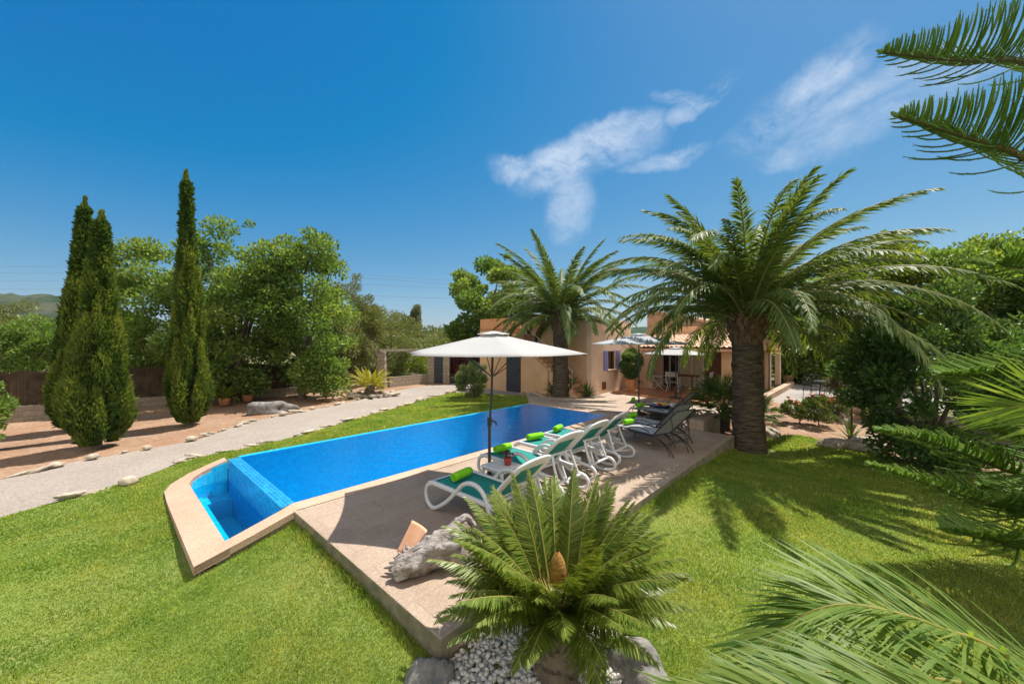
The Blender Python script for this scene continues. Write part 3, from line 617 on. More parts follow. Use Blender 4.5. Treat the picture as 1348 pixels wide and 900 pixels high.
# outside stair along the wall, storage room below it
aS0, aS1 = 12.06, 13.097; yB, slope = 2.95, .75; n = 17; rise = 3.06 / n; tread = rise / slope
mb = MB(); st = MB()
prof = [(yB, -.3)]
for i in range(n):
    prof += [(yB + i * tread, i * rise + rise - .035 if i else rise - .035), (yB + (i + 1) * tread, (i + 1) * rise - .035)]
prof += [(9.2, n * rise - .035), (9.2, -.3)]
ytop = yB + n * tread
mb.side(prof, 0, aS0 + .01, aS1); sb = mb.obj('stair_body', M['stucco'], house)
for i in range(n):
    st = MB(); x0 = aS0 - .05; st.box(x0, aS1 - .004, yB + i * tread - .03, yB + (i + 1) * tread + .004, (i + 1) * rise - .032, (i + 1) * rise + .012); st.obj('stair_step', M['brick_step'], house)
st = MB(); st.box(aS0 - .04, aS1 - .004, ytop + .006, 9.2, n * rise - .032, n * rise + .012); st.obj('stair_landing', M['brick_step'], house)
# storage front wall with the slate door
dy0, dy1 = b_at(686, aS0 - .9), b_at(666.5, aS0 - .9)
sA = aS0 - .08
yend = b_at(650.5, sA)
mb = MB(); prof = [(4.5, -.3), (4.5, 1.12), (6.9, 2.80), (yend, 2.80), (yend, -.3)]
mb.side(prof, 0, sA, sA + .07); mb.obj('storage_wall', M['stucco'], house)
dy0, dy1 = b_at(685.5, sA), b_at(667, sA)
mb = MB(); mb.box(sA - .03, sA - .003, dy0, dy1, -.06, 2.02); dd = mb.obj('door', M['dark_door'], house)
b = MB(); b.box(sA - .07, sA - .031, dy0 + .06, dy0 + .09, .95, 1.10); b.obj('handle', M['black_metal'], dd)
mb = MB(); mb.box(12.1, 12.3, 7.0, 9.2, 3.08, 3.62); mb.box(12.302, 13.09, 8.9, 9.2, 3.08, 3.62); mb.obj('landing_parapet', M['orange_wall'], house)
mb = MB(); mb.box(K + .02, 16.95, 3.16, 9.15, 3.432, 3.50); mb.obj('wall_coping', M['stucco_pink'], house)
mb = MB()
for off, r_ in ((.95, .013), (.62, .010)):
    mb.tube([(aS0 + .05, yB + .3, rise + off), (aS0 + .05, ytop, n * rise + off)], r_, 6)
for i in range(0, n, 4): mb.tube([(aS0 + .05, yB + .3 + i * tread, i * rise + .1), (aS0 + .05, yB + .3 + i * tread, (i + 1) * rise + .95)], .011, 6)
mb.obj('stair_railing', M['white_plastic'], house)
# ================================================================== PLANTS
def nrmz(a): return a / (np.linalg.norm(a, axis=-1, keepdims=True) + 1e-9)
def frond_geo(curve, nl, Lmax, side=None, a0=65, a1=22, beta=20, width=.035, droop=.25, t0=.1, rr=.02, jit=.08, prof='mid', lobase=.1, seedr=None):
    """feather leaf: rachis along a curve, leaflets of two segments on both sides"""
    r = seedr or rng; c = np.asarray(curve, float); n = len(c)
    ts = np.repeat(np.linspace(t0, .995, nl), 2) + r.normal(0, .25 / nl, nl * 2); ts = np.clip(ts, 0, .999); sgn = np.tile([1., -1.], nl)
    x = ts * (n - 1); i = np.clip(x.astype(int), 0, n - 2); u = (x - i)[:, None]; p = c[i] * (1 - u) + c[i + 1] * u
    tg = nrmz(np.gradient(c, axis=0)); T = nrmz(tg[i] * (1 - u) + tg[i + 1] * u)
    S = nrmz(np.cross(T, np.array((0, 0, 1.)))) if side is None else nrmz(np.broadcast_to(np.asarray(side, float), T.shape) - (T * np.asarray(side, float)).sum(1)[:, None] * T)
    Nn = np.cross(S, T); Nn = np.where((Nn[:, 2:3] < 0) & (side is None), -Nn, Nn)
    al = np.radians(a0 + (a1 - a0) * ts + r.normal(0, 4, len(ts))); be = np.radians(beta + r.normal(0, 9, len(ts)))
    if prof == 'mid': ln = Lmax * np.clip(np.sin(np.pi * (.12 + .80 * ts)), .12, 1) ** .7
    elif prof == 'tip': ln = Lmax * np.clip(1.0 - .45 * ts, .2, 1) * np.clip(ts * 5 + .3, 0, 1)
    else: ln = Lmax * np.clip(1.04 - ts ** 3.0, .22, 1) * np.clip(.25 + ts * 3.2, 0, 1)
    ln = ln * (1 + r.normal(0, jit, len(ts)))
    d1 = T * np.cos(al)[:, None] + (S * sgn[:, None] * np.cos(be)[:, None] + Nn * np.sin(be)[:, None]) * np.sin(al)[:, None]
    d1 = nrmz(d1 + r.normal(0, jit * .5, d1.shape)); mid = p + d1 * (ln * .5)[:, None]
    d2 = nrmz(d1 + np.array((0, 0, -1.)) * droop); tip = mid + d2 * (ln * .5)[:, None]
    wv = nrmz(T - (T * d1).sum(1)[:, None] * d1) * (width * .5)
    wv = wv * (.7 + .3 * (ln / Lmax))[:, None]
    vs = np.stack([p - wv * .55, p + wv * .55, mid - wv, mid + wv, tip], 1).reshape(-1, 3)
    b = np.arange(len(p))[:, None] * 5; fs = np.concatenate([b + np.array([[0, 1, 3]]), b + np.array([[0, 3, 2]]), b + np.array([[2, 3, 4]])], 1).reshape(-1, 3)
    rn = np.repeat(np.clip(r.normal(.42, .16, len(p)), 0, .84), 3)
    tv, tf = tube_np(c, np.linspace(rr, rr * .25, n), 5)
    return np.concatenate([vs, tv]), np.concatenate([fs, tf + len(vs)]), np.concatenate([rn, np.full(len(tf), 1.)])
def arc(L, e0, drop, n=14, p=1.4):
    """planar curve in x,z : starts at elevation e0 and bends down by drop"""
    t = np.linspace(0, 1, n); e = R(e0) - R(drop) * t ** p; ds = L / (n - 1)
    x = np.concatenate([[0], np.cumsum(np.cos((e[1:] + e[:-1]) / 2) * ds)]); z = np.concatenate([[0], np.cumsum(np.sin((e[1:] + e[:-1]) / 2) * ds)])
    return np.column_stack([x, np.zeros(n), z])
def add_frond(parent, geo, mat, loc, az, name='frond', tilt=0):
    return O(name, npmesh(name, *geo), mat, parent, loc, (tilt, 0, az))
def date_palm(label, base, trunk_h, r0, r1, nf, Lf, lean=(0, 0), seed=1, leaf=.42, wid=.04, emax=84, emin=-30, fl=None, cat='palm tree'):
    r = np.random.default_rng(seed); t = thing('date_palm', label, cat, base)
    n = 40; zs = np.linspace(-.3, trunk_h, n); seg = 22; v = []
    for i, z in enumerate(zs):
        k = max(0, min(1, z / trunk_h)); rad = r0 * (1.14 - .14 * min(1, k * 6 + .0)) + (r1 - r0) * k
        for j in range(seg):
            a = 2 * math.pi * j / seg; rr = rad * (1 + .035 * math.sin(5 * a + z * 9) + r.normal(0, .022)); v.append((lean[0] * k + rr * math.cos(a), lean[1] * k + rr * math.sin(a), z))
    m = MB(); m.add(v, [(i * seg + j, i * seg + (j + 1) % seg, (i + 1) * seg + (j + 1) % seg, (i + 1) * seg + j) for i in range(n - 1) for j in range(seg)], True); m.obj('trunk', M['bark_palm'], t)
    # collar of cut leaf bases
    m = MB(); top = np.array((lean[0], lean[1], trunk_h))
    for ring in range(5):
        for k in range(15):
            a = 2 * math.pi * (k + .5 * (ring % 2)) / 15 + r.normal(0, .05); z = -.46 + ring * .19; rr = r1 * (1.0 + .09 * ring - (.12 if ring == 4 else 0)); ln = .22 + r.uniform(0, .08); out = np.array((math.cos(a), math.sin(a), 0)); sd = np.array((-math.sin(a), math.cos(a), 0))
            p = top + out * (rr - .06) + np.array((0, 0, z)); q = p + out * (ln * .6) + np.array((0, 0, ln * .9)); w = .085
            m.add([p - sd * w - (0, 0, .07), p + sd * w - (0, 0, .07), p + sd * w + (0, 0, .07), p - sd * w + (0, 0, .07), q - sd * w * .55 - (0, 0, .02), q + sd * w * .55 - (0, 0, .02), q + sd * w * .5 + (0, 0, .035), q - sd * w * .5 + (0, 0, .035)],
                  [(0, 1, 5, 4), (1, 2, 6, 5), (2, 3, 7, 6), (3, 0, 4, 7), (4, 5, 6, 7)])
    m.lathe([(r1 * .9, -.4), (r1 * 1.04, 0), (r1 * 1.08, .35), (r1 * .8, .6), (.02, .7)], 16, tuple(top)); m.obj('crown_base', M['boot'], t)
    for i in range(nf):
        k = (i + .5) / nf; az = i * 2.39996 + r.normal(0, .12); e0 = emax - (emax - emin) * k ** .85 + r.normal(0, 6); L = Lf * (.80 + .25 * math.sin(math.pi * min(1, .25 + k * .75))) * r.uniform(.92, 1.06)
        if fl: az, e0, L = fl(i, k, az, e0, L)
        drop = 46 + 46 * min(1, k * 1.8) + r.normal(0, 8); 
        if e0 < 22: drop = 74 + r.normal(0, 6)
        c = arc(L, e0, drop, 16, 1.25); c[:, 1] += r.normal(0, .05) * L * np.linspace(0, 1, 16) ** 2
        geo = frond_geo(c, 92, leaf, side=(0, 1, 0), a0=58, a1=24, beta=(26 - 14 * k), width=wid, droop=.22 + .35 * k, t0=.10, rr=.032, jit=.12, seedr=r)
        az_in = r1 * .5; add_frond(t, geo, M['palm'], (top[0] + math.cos(az) * az_in, top[1] + math.sin(az) * az_in, top[2] + .38 * (1 - k) + .05), az, tilt=0)
    return t
def cycad(name, label, base, trunk_h, nf, Lf, mat, leaf=.14, wid=.010, nl=70, emax=72, emin=-28, r_=.16, seed=3, cone=True, group=None, drop=(38, 55)):
    r = np.random.default_rng(seed); t = thing(name, label, 'cycad', base, group=group)
    m = MB(); m.lathe([(r_ * 1.05, -.15), (r_, .05), (r_ * .95, trunk_h * .6), (r_ * .8, trunk_h), (r_ * .3, trunk_h + .06), (.01, trunk_h + .07)], 18)
    for k in range(110):
        a = r.uniform(0, 6.283); z = r.uniform(-.02, trunk_h); o = np.array((math.cos(a), math.sin(a), 0)); s_ = np.array((-math.sin(a), math.cos(a), 0)); p = o * r_ * .95 + np.array((0, 0, z)); q = p + o * .05 + np.array((0, 0, .045))
        m.add([p - s_ * .022, p + s_ * .022, q, p + np.array((0, 0, .05))], [(0, 1, 2), (1, 3, 2), (3, 0, 2)])
    m.obj('trunk', M['bark'], t)
    for i in range(nf):
        k = (i + .5) / nf; az = i * 2.39996 + r.normal(0, .1); e0 = emax - (emax - emin) * k + r.normal(0, 4); L = Lf
        if cone and k < .22 and math.sin(az + .15) < -.45: e0 = 50 - 40 * k; L *= .62
        L = L * r.uniform(.9, 1.06) * (.90 + .10 * min(1, k * 3)) * (1 - .28 * max(0, k - .45))
        c = arc(L, e0, drop[0] + (drop[1] - drop[0]) * k if e0 > 0 else 30, 12, 1.3); c[:, 1] += r.normal(0, .04) * L * np.linspace(0, 1, 12) ** 2
        geo = frond_geo(c, nl, leaf, side=(0, 1, 0), a0=72, a1=38, beta=30, width=wid, droop=-.02, t0=.14, rr=.0075, jit=.05, prof='cyc', seedr=r)
        add_frond(t, geo, mat, (math.cos(az) * r_ * (.35 + .5 * (1 - k)), math.sin(az) * r_ * (.35 + .5 * (1 - k)), trunk_h), az)
    if cone:
        m = MB(); n = 16; seg = 26; v = []
        for i in range(n):
            z = i / (n - 1); rad = .06 * math.sin(math.pi * (.20 + .78 * z)) ** .7
            for j in range(seg): a = 2 * math.pi * j / seg; q = rad * (1 + .14 * ((i + j) % 2) + r.normal(0, .03)); v.append((q * math.cos(a), q * math.sin(a), trunk_h + .13 + .26 * z))
        m.add(v, [(i * seg + j, i * seg + (j + 1) % seg, (i + 1) * seg + (j + 1) % seg, (i + 1) * seg + j) for i in range(n - 1) for j in range(seg)], True); m.obj('cone', M['cone'], t)
    return t
# ---- leaf clouds
def leaves_geo(p, d, L, w, r, fold=.35, rn=None):
    """one folded leaf of two triangles per point; d = growing direction"""
    n = len(p); d = nrmz(d); a = nrmz(np.cross(d, r.normal(0, 1, (n, 3)))); nn = np.cross(a, d); L = np.broadcast_to(L, (n,))[:, None]; w = np.broadcast_to(w, (n,))[:, None]
    s = .45; l1 = p + d * L * s + a * w * .5 + nn * w * fold * .5; l2 = p + d * L * s - a * w * .5 + nn * w * fold * .5; tp = p + d * L
    v = np.stack([p, l1, tp, l2], 1).reshape(-1, 3); b = np.arange(n)[:, None] * 4
    f = np.concatenate([b + [[0, 1, 2]], b + [[0, 2, 3]]], 1).reshape(-1, 3)
    if rn is None: rn = r.normal(.42, .17, n)
    return v, f, np.repeat(np.clip(rn, 0, .86), 2)
def limb_geo(pts, r0, r1, seg=6): return tube_np(pts, np.linspace(r0, r1, len(pts)), seg)
def crown_cloud(r, ctr, rad, nclump, cl_r, nleaf, L, w, zmin=None, shell=.62, flat=.8, updir=.25, kind=None):
    ctr = np.array(ctr); rad = np.array(rad); q = nrmz(r.normal(0, 1, (nclump, 3))); q *= (shell + (1 - shell) * r.uniform(0, 1, (nclump, 1)) ** .6); q[:, 2] = np.where(q[:, 2] < -.75, -.75, q[:, 2])
    lump = 1 + .17 * np.sin(3.1 * q[:, :1] * 2 + 1.3) * np.cos(2.3 * q[:, 1:2] * 2) + r.normal(0, .11, (nclump, 1))
    cc = ctr + q * rad * lump
    spr = r.uniform(size=nclump) < .2; cc[spr] = ctr + (cc[spr] - ctr) * 1.04
    if zmin is not None: cc[:, 2] = np.maximum(cc[:, 2], zmin + r.uniform(0, .3, nclump))
    cr = cl_r * r.uniform(.5, 1.25, nclump) * np.where(spr, .5, 1); k = r.choice(nclump, nleaf, p=cr ** 2 / (cr ** 2).sum())
    o = nrmz(r.normal(0, 1, (nleaf, 3))) * r.uniform(0, 1, (nleaf, 1)) ** .42; o[:, 2] *= flat; p = cc[k] + o * cr[k][:, None]
    d = o * .7 + nrmz(p - ctr) * .45 + r.normal(0, .55, (nleaf, 3)) + np.array((0, 0, updir)) 
    tone = r.normal(0, .13, nclump)[k]
    geo = leaves_geo(p, d, L * r.uniform(.65, 1.3, nleaf), w * r.uniform(.7, 1.25, nleaf), r, rn=.42 + tone + r.normal(0, .2, nleaf))
    return geo, cc, cr
def leaf_tree(name, label, cat, base, ctr, rad, mat, nclump=70, cl_r=.55, nleaf=16000, L=.16, w=.10, seed=1, trunk_r=.16, group=None, zmin=None, limbs=14, shell=.62, extra=(), part='crown', updir=.25):
    """ctr/rad: crown ellipsoid relative to the base"""
    r = np.random.default_rng(seed); t = thing(name, label, cat, base, group=group)
    geo, cc, cr = crown_cloud(r, ctr, rad, nclump, cl_r, nleaf, L, w, zmin, shell, updir=updir); V_, F_, Rn = [geo[0]], [geo[1]], [geo[2]]
    for (c2, r2, nc2, nl2) in extra:
        g2, c_, _ = crown_cloud(r, c2, r2, nc2, cl_r, nl2, L, w, zmin, shell, updir=updir); n0 = sum(len(x) for x in V_); V_.append(g2[0]); F_.append(g2[1] + n0); Rn.append(g2[2]); cc = np.concatenate([cc, c_])
    O(part, npmesh(part, np.concatenate(V_), np.concatenate(F_), np.concatenate(Rn)), M[mat], t)
    if trunk_r:
        V_, F_ = [], []; top = np.array((ctr[0] * .6, ctr[1] * .6, max(.3, ctr[2] - rad[2] * .55)))
        def ap(vf):
            n0 = sum(len(x) for x in V_); V_.append(vf[0]); F_.append(vf[1] + n0)
        ap(limb_geo(spline([(0, 0, -.2), top * .5 + r.normal(0, .05, 3), top], 8), trunk_r, trunk_r * .7, 8))
        for j in r.choice(len(cc), min(limbs, len(cc)), replace=False):
            e = cc[j]; m_ = (top + e) / 2 + r.normal(0, .12, 3) * np.linalg.norm(e - top) * .5; ap(limb_geo(spline([top, m_, e], 7), trunk_r * .62, trunk_r * .12, 5))
        O('trunk' if trunk_r > .05 else 'stem', npmesh('trunk', np.concatenate(V_), np.concatenate(F_), smooth=True), M['bark'], t)
    return t
def cypress(label, base, h, rmax, seed, n=62000, lean=(0, 0)):
    r = np.random.default_rng(seed); t = thing('cypress_tree', label, 'cypress', base, group='cypresses beside the gravel path')
    def rad(k): return rmax * np.clip((k / .13) + .05, .0, 1) ** .42 * np.clip(1.0 - k, 0, 1) ** .92 * 1.22
    # vertical plumes: each a spindle of upright sprays hugging the column
    NP = 85; kz = r.beta(1.1, 1.7, NP) * .93; ph = r.uniform(0, 6.283, NP); pl = (.9 + r.uniform(0, 1.0, NP)) * (h / 7) * (1.15 - .6 * kz); pr = rmax * (.20 + .14 * r.uniform(size=NP)) * (1.1 - .65 * kz)
    q = r.choice(NP, n, p=(pl * pr) / (pl * pr).sum()); u = r.uniform(0, 1, n); a = r.uniform(0, 6.283, n)
    zz = .12 + kz[q] * (h - .15) + (u - .25) * pl[q]; zz = np.clip(zz, .08, h); kk = zz / h
    bulge = np.sin(np.pi * np.clip(.08 + .92 * u, 0, 1)) ** .8; R0 = rad(kk) * (.62 + .36 * ((ph[q] * 7.3) % 1)); px_ = R0 * np.cos(ph[q]); py_ = R0 * np.sin(ph[q]); rr = pr[q] * bulge * (.55 + .5 * r.uniform(size=n))
    p = np.column_stack([px_ + rr * np.cos(a), py_ + rr * np.sin(a), zz]); lim = np.minimum(1, (rad(np.clip(kk, 0, .985)) * 1.24 + .03) / (np.hypot(p[:, 0], p[:, 1]) + 1e-6)); p[:, :2] *= lim[:, None]
    out = p * np.array((1, 1, 0)); d = nrmz(out) * .5 + np.array((0, 0, 1.25)) + r.normal(0, .42, (n, 3))
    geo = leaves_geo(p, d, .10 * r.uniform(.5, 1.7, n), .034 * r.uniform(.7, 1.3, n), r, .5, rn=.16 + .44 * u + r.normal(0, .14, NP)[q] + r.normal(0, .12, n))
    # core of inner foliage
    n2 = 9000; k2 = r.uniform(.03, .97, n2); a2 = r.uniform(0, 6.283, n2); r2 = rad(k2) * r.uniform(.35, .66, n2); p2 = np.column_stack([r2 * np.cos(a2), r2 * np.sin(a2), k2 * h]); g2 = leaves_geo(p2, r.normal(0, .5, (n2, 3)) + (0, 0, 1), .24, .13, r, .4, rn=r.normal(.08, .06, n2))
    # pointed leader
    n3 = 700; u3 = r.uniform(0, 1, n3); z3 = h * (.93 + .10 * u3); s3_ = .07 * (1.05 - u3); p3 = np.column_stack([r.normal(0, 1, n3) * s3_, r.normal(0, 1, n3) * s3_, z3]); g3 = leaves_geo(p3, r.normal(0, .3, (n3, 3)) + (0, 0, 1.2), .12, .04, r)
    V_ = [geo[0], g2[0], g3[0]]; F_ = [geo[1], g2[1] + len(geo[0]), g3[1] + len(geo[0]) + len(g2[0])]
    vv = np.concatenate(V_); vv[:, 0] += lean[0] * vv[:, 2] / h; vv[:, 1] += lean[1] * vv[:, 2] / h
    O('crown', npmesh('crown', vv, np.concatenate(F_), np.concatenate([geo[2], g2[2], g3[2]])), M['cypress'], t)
    m = MB(); m.tube([(0, 0, -.2), (0, 0, .5), (lean[0] * .5, lean[1] * .5, h * .5)], [.13, .11, .05], 8); m.obj('trunk', M['bark'], t); return t
def rosette(name, label, cat, base, n, L, w, mat, seed, e=(80, 15), drop=60, group=None, segs=6, stem=0, part='leaf_cluster'):
    """strap-leaved plant: n arching blades as one cluster"""
    r = np.random.default_rng(seed); t = thing(name, label, cat, base, group=group); V_, F_, Rn = [], [], []; n0 = 0
    for i in range(n):
        k = (i + .5) / n; az = i * 2.4 + r.normal(0, .2); c = arc(L * r.uniform(.75, 1.1), e[0] - (e[0] - e[1]) * k + r.normal(0, 6), drop * (.3 + .7 * k), segs, 1.6); wd = w * np.sin(np.pi * np.linspace(.12, 1.0, segs)) ** .7 + .002
        ca, sa = math.cos(az), math.sin(az); x = c[:, 0]; Lf = np.column_stack([x * ca - wd * .5 * sa * -1, x * sa - wd * .5 * ca, c[:, 2] + wd * .18]); Rt = np.column_stack([x * ca + wd * .5 * sa * -1, x * sa + wd * .5 * ca, c[:, 2] + wd * .18]); Md = np.column_stack([x * ca, x * sa, c[:, 2]])
        vv = np.stack([Lf, Md, Rt], 1).reshape(-1, 3) + r.normal(0, .02, 3) * (1, 1, 0) + (0, 0, stem); f = []
        for s in range(segs - 1):
            for h_ in (0, 1): q = s * 3 + h_; f += [(q, q + 1, q + 4), (q, q + 4, q + 3)]
        V_.append(vv); F_.append(np.array(f) + n0); Rn.append(np.full(len(f), np.clip(r.normal(.45, .2), 0, .85))); n0 += len(vv)
    O(part, npmesh(part, np.concatenate(V_), np.concatenate(F_), np.concatenate(Rn), smooth=True), mat, t)
    if stem: m = MB(); m.tube([(0, 0, -.1), (.01, 0, stem * .5), (0, 0, stem + .02)], [.04, .03, .028], 8); m.obj('stem', M['bark'], t)
    return t
def fan_palm(label, base, nf, Lp, Rf, seed, h=.3):
    r = np.random.default_rng(seed); t = thing('fan_palm', label, 'palm', base); V_, F_, Rn = [], [], []; n0 = 0
    for i in range(nf):
        k = (i + .5) / nf; az = i * 2.4 + r.normal(0, .15); e = R(85 - 85 * k + r.normal(0, 8)); D_ = np.array((math.cos(az) * math.cos(e), math.sin(az) * math.cos(e), math.sin(e))); S_ = np.array((-math.sin(az), math.cos(az), 0)); N_ = np.cross(D_, S_); L_ = Lp * r.uniform(.7, 1.1)
        hb = np.array((0, 0, h)) + D_ * L_; v, f = tube_np([np.array((0, 0, h * .4)), np.array((0, 0, h)) + D_ * L_ * .4, hb], [.012, .01, .007], 4); V_.append(v); F_.append(f + n0); Rn.append(np.full(len(f), .9)); n0 += len(v)
        th = np.radians(np.linspace(-125, 125, 26)); dirs = D_ * np.cos(th)[:, None] + S_ * np.sin(th)[:, None] + N_ * (-.18) + r.normal(0, .05, (26, 3)); dirs = nrmz(dirs); ln = Rf * (.72 + .28 * np.cos(th * .8)) * r.uniform(.85, 1.1, 26)
        g_ = leaves_geo(np.repeat(hb[None], 26, 0), dirs - (0, 0, .12), ln, .034, r, .4); V_.append(g_[0]); F_.append(g_[1] + n0); Rn.append(g_[2]); n0 += len(g_[0])
    O('foliage', npmesh('foliage', np.concatenate(V_), np.concatenate(F_), np.concatenate(Rn)), M['fanpalm'], t)
    m = MB(); m.lathe([(.16, -.2), (.15, .1), (.11, h), (.02, h + .1)], 12); m.obj('trunk', M['bark_palm'], t); return t
def norfolk_branch(tree, pts, nb, Lb, seed, up=.75, sag=6, rb=.014, flat=False, mat='norfolk'):
    """flat spray branch with rope-like upright branchlets in two ranks and a few trailing ones"""
    r = np.random.default_rng(seed); c = spline(pts, 40); V_, F_, Rn = [], [], []; n0 = 0
    def ap(g_, rn):
        nonlocal n0
        V_.append(g_[0]); F_.append(g_[1] + n0); Rn.append(np.broadcast_to(rn, (len(g_[1]),))); n0 += len(g_[0])
    ap(tube_np(c, np.linspace(.034, .010, 40), 7), 1.)
    tg = nrmz(np.gradient(c, axis=0)); Sd = nrmz(np.cross(tg.mean(0), (0, 0, 1.)))
    for i in range(nb):
        t = (1 - ((i + .5) / nb)) ** .9 ; t = min(.995, t); x = t * 39; k = min(38, int(x)); p = c[k] + (c[k + 1] - c[k]) * (x - k); T = tg[k]
        s = 1 if i % 2 else -1; ln = Lb * (.10 + .90 * min(1, (1 - t) * 1.65)) * r.uniform(.85, 1.12); trail = (i % 7 == 3)
        if trail: d0 = T * .75 + Sd * s * .5 + np.array((0, 0, -.45)); d1 = T * .95 + Sd * s * .25 + np.array((0, 0, .12))
        else: d0 = T * .55 + Sd * s * .72 + np.array((0, 0, up * .30)); d1 = T * .28 + Sd * s * .22 + np.array((0, 0, up * 1.2))
        if flat and not trail: d0 = T * .5 + Sd * s * .85 + np.array((0, 0, .18)); d1 = T * .55 + Sd * s * .55 + np.array((0, 0, up * r.uniform(.4, 1.3)))
        d0 = nrmz(d0 + r.normal(0, .06, 3)); d1 = nrmz(d1 + r.normal(0, .07, 3)); m = 7; u = np.linspace(0, 1, m); dirs = nrmz(d0 * (1 - u)[:, None] + d1 * u[:, None]); q = p + np.concatenate([[np.zeros(3)], np.cumsum((dirs[1:] + dirs[:-1]) / 2 * ln / (m - 1), 0)])
        rn = float(np.clip(r.normal(.42, .14), 0, .84)); ap(tube_np(q, np.array([1, 1, 1, 1, .95, .85, .35]) * rb * .72, 5), rn)
        ns = int(ln / .011); uu = r.uniform(0, 1, ns); xi = uu * (m - 1); ki = np.clip(xi.astype(int), 0, m - 2); w_ = (xi - ki)[:, None]; pp = q[ki] * (1 - w_) + q[ki + 1] * w_; dd = dirs[ki]; rad = nrmz(np.cross(dd, r.normal(0, 1, (ns, 3))))
        g_ = leaves_geo(pp + rad * rb * .5, dd * .9 + rad * .75, rb * 1.35, rb * .5, r, .2); ap((g_[0], g_[1]), np.clip(rn + r.normal(0, .12, len(g_[1])), 0, .85))
    return O('branch', npmesh('branch', np.concatenate(V_), np.concatenate(F_), np.concatenate(Rn)), M[mat], tree)
def rock_mesh(name, size, seed, sub=4, rough=.22):
    bm = bmesh.new(); bmesh.ops.create_icosphere(bm, subdivisions=sub, radius=1); r = np.random.default_rng(seed); ks = r.normal(0, 1, (7, 3)) * np.array([1.2, 1.5, 2, 2.6, 3.5, 5, 8])[:, None]; ph = r.uniform(0, 6.28, 7); am = np.array([.28, .22, .16, .12, .08, .05, .035]) * rough / .22
    cut = nrmz(r.normal(0, 1, (7, 3))); cd = r.uniform(.62, .9, 7)
    for v in bm.verts:
        p = np.array(v.co); 
        for c_, d_ in zip(cut, cd):
            e = p @ c_ - d_
            if e > 0: p = p - c_ * e * .85
        p = p * (1 + (am * np.sin(ks @ p + ph)).sum()); v.co = Vector(p * np.array(size))
    me = bpy.data.meshes.new(name); bm.to_mesh(me); bm.free(); me.polygons.foreach_set('use_smooth', [True] * len(me.polygons)); return me
# ------------------------------------------------------------------ large plants
# hills
def hill(name, pts, y0, y1, mat, seed):
    """pts: (x, top height) ridge profile; a real ridge with a rounded back and front"""
    r = np.random.default_rng(seed); xs = np.linspace(pts[0][0], pts[-1][0], 90); zs = np.interp(xs, [p[0] for p in pts], [p[1] for p in pts]); n = 14; v = []
    for j in range(n):
        k = j / (n - 1); y = y0 + (y1 - y0) * k; s = math.sin(math.pi * min(1, k * .5 / .62) ) if k < .62 else math.cos(math.pi / 2 * (k - .62) / .38); s = math.sin(math.pi / 2 * min(1, k / .62)) if k < .62 else s
        for i in range(90): v.append((xs[i] * (y / y1), y, -2 + (zs[i] + 2) * s + r.normal(0, .022) * zs[i] * s))
    f = [(j * 90 + i, j * 90 + i + 1, (j + 1) * 90 + i + 1, (j + 1) * 90 + i) for j in range(n - 1) for i in range(89)]
    m = MB(); m.add(v, f, True); return struct(m.obj(name, mat))
hill('wooded_hill', [(-1600, 70), (-1250, 88), (-1000, 72), (-800, 70), (-640, 34), (-420, 10), (-300, 4)], 380, 700, M['hill'], 3)
hill('low_far_hill', [(-330, 4), (-200, 24), (-140, 30), (-60, 36), (60, 26), (260, 30), (900, 34), (1500, 20)], 500, 900, M['hill2'], 5)
# date palms
def fl_big(i, k, az, e0, L):
    if k > .5 and math.cos(az) < -.25: e0 += 20
    return az, e0, L * (.84 + .24 * min(1, k * 1.6))
date_palm('thick-trunked date palm standing on the lawn at the corner of the pool deck', (6.15, 9.96, g(6.15, 9.96)), 3.2, .37, .34, 86, 4.05, (-.06, 0), 11, leaf=.46, wid=.038, emax=78, emin=10, fl=fl_big)
bx = gat(737, 17.2); date_palm('smaller date palm in front of the house stair and the storage door wall', (bx[0], 17.0, -.05), 3.3, .35, .31, 62, 3.75, (0, 0), 21, leaf=.46, wid=.045, emax=80, emin=15)
# cypresses
p = GP(126, 588); cypress('bushy cypress in front of its pair, trunk base nearest the gravel path', p, 5.95, .60, 31, lean=(.15, 0))
p = gat(92, 12.0); cypress('cypress half hidden behind the left side of a bushier one', (p[0] , p[1], p[2]), 7.05, .52, 32, 40000, lean=(.35, .1))
p = GP(250, 558); cypress('tallest slender cypress standing alone beside the two paired cypresses', p, 7.95, .50, 33, lean=(-.12, 0))
# tree row behind the block wall
def TR(px, Y, top, half, ybot, dy=None, **k):
    b = gat(px, Y); zt = H - (top - CY) / F * Y - b[2]; zb = H - (ybot - CY) / F * Y - b[2]; hx = half / F * Y
    return b, (0, 0, (zt + zb) / 2), (hx, dy or hx * .85, (zt - zb) / 2)
gT = 'leafy trees behind the block wall'
b, c, r_ = TR(205, 17.0, 330, 62, 520); leaf_tree('broadleaf_tree', 'lime-tinged broadleaf tree between the paired cypresses and the lone cypress', 'tree', b, c, r_, 'leaf_mid', 95, .62, 24000, .15, .10, 41, .16, gT, zmin=.5)
b, c, r_ = TR(312, 17.0, 305, 74, 520); leaf_tree('broadleaf_tree', 'tallest light green broadleaf tree directly right of the lone cypress', 'tree', b, c, r_, 'leaf_mid', 120, .62, 30000, .15, .10, 42, .2, gT, zmin=.5)
b, c, r_ = TR(398, 17.6, 314, 60, 516); leaf_tree('broadleaf_tree', 'deep green broadleaf tree over the pale flat boulder', 'tree', b, c, r_, 'leaf_mid', 100, .62, 25000, .15, .10, 43, .18, gT, zmin=.5, extra=[((1.3, -.8, 1.6), (1.0, .8, 1.1), 18, 4000)])
b, c, r_ = TR(455, 22, 372, 42, 508); leaf_tree('feathery_tree', 'yellow-green feathery tree at the end of the broadleaf row', 'tree', b, c, r_, 'leaf_olive', 80, .5, 22000, .16, .05, 44, .12, gT, zmin=.5)
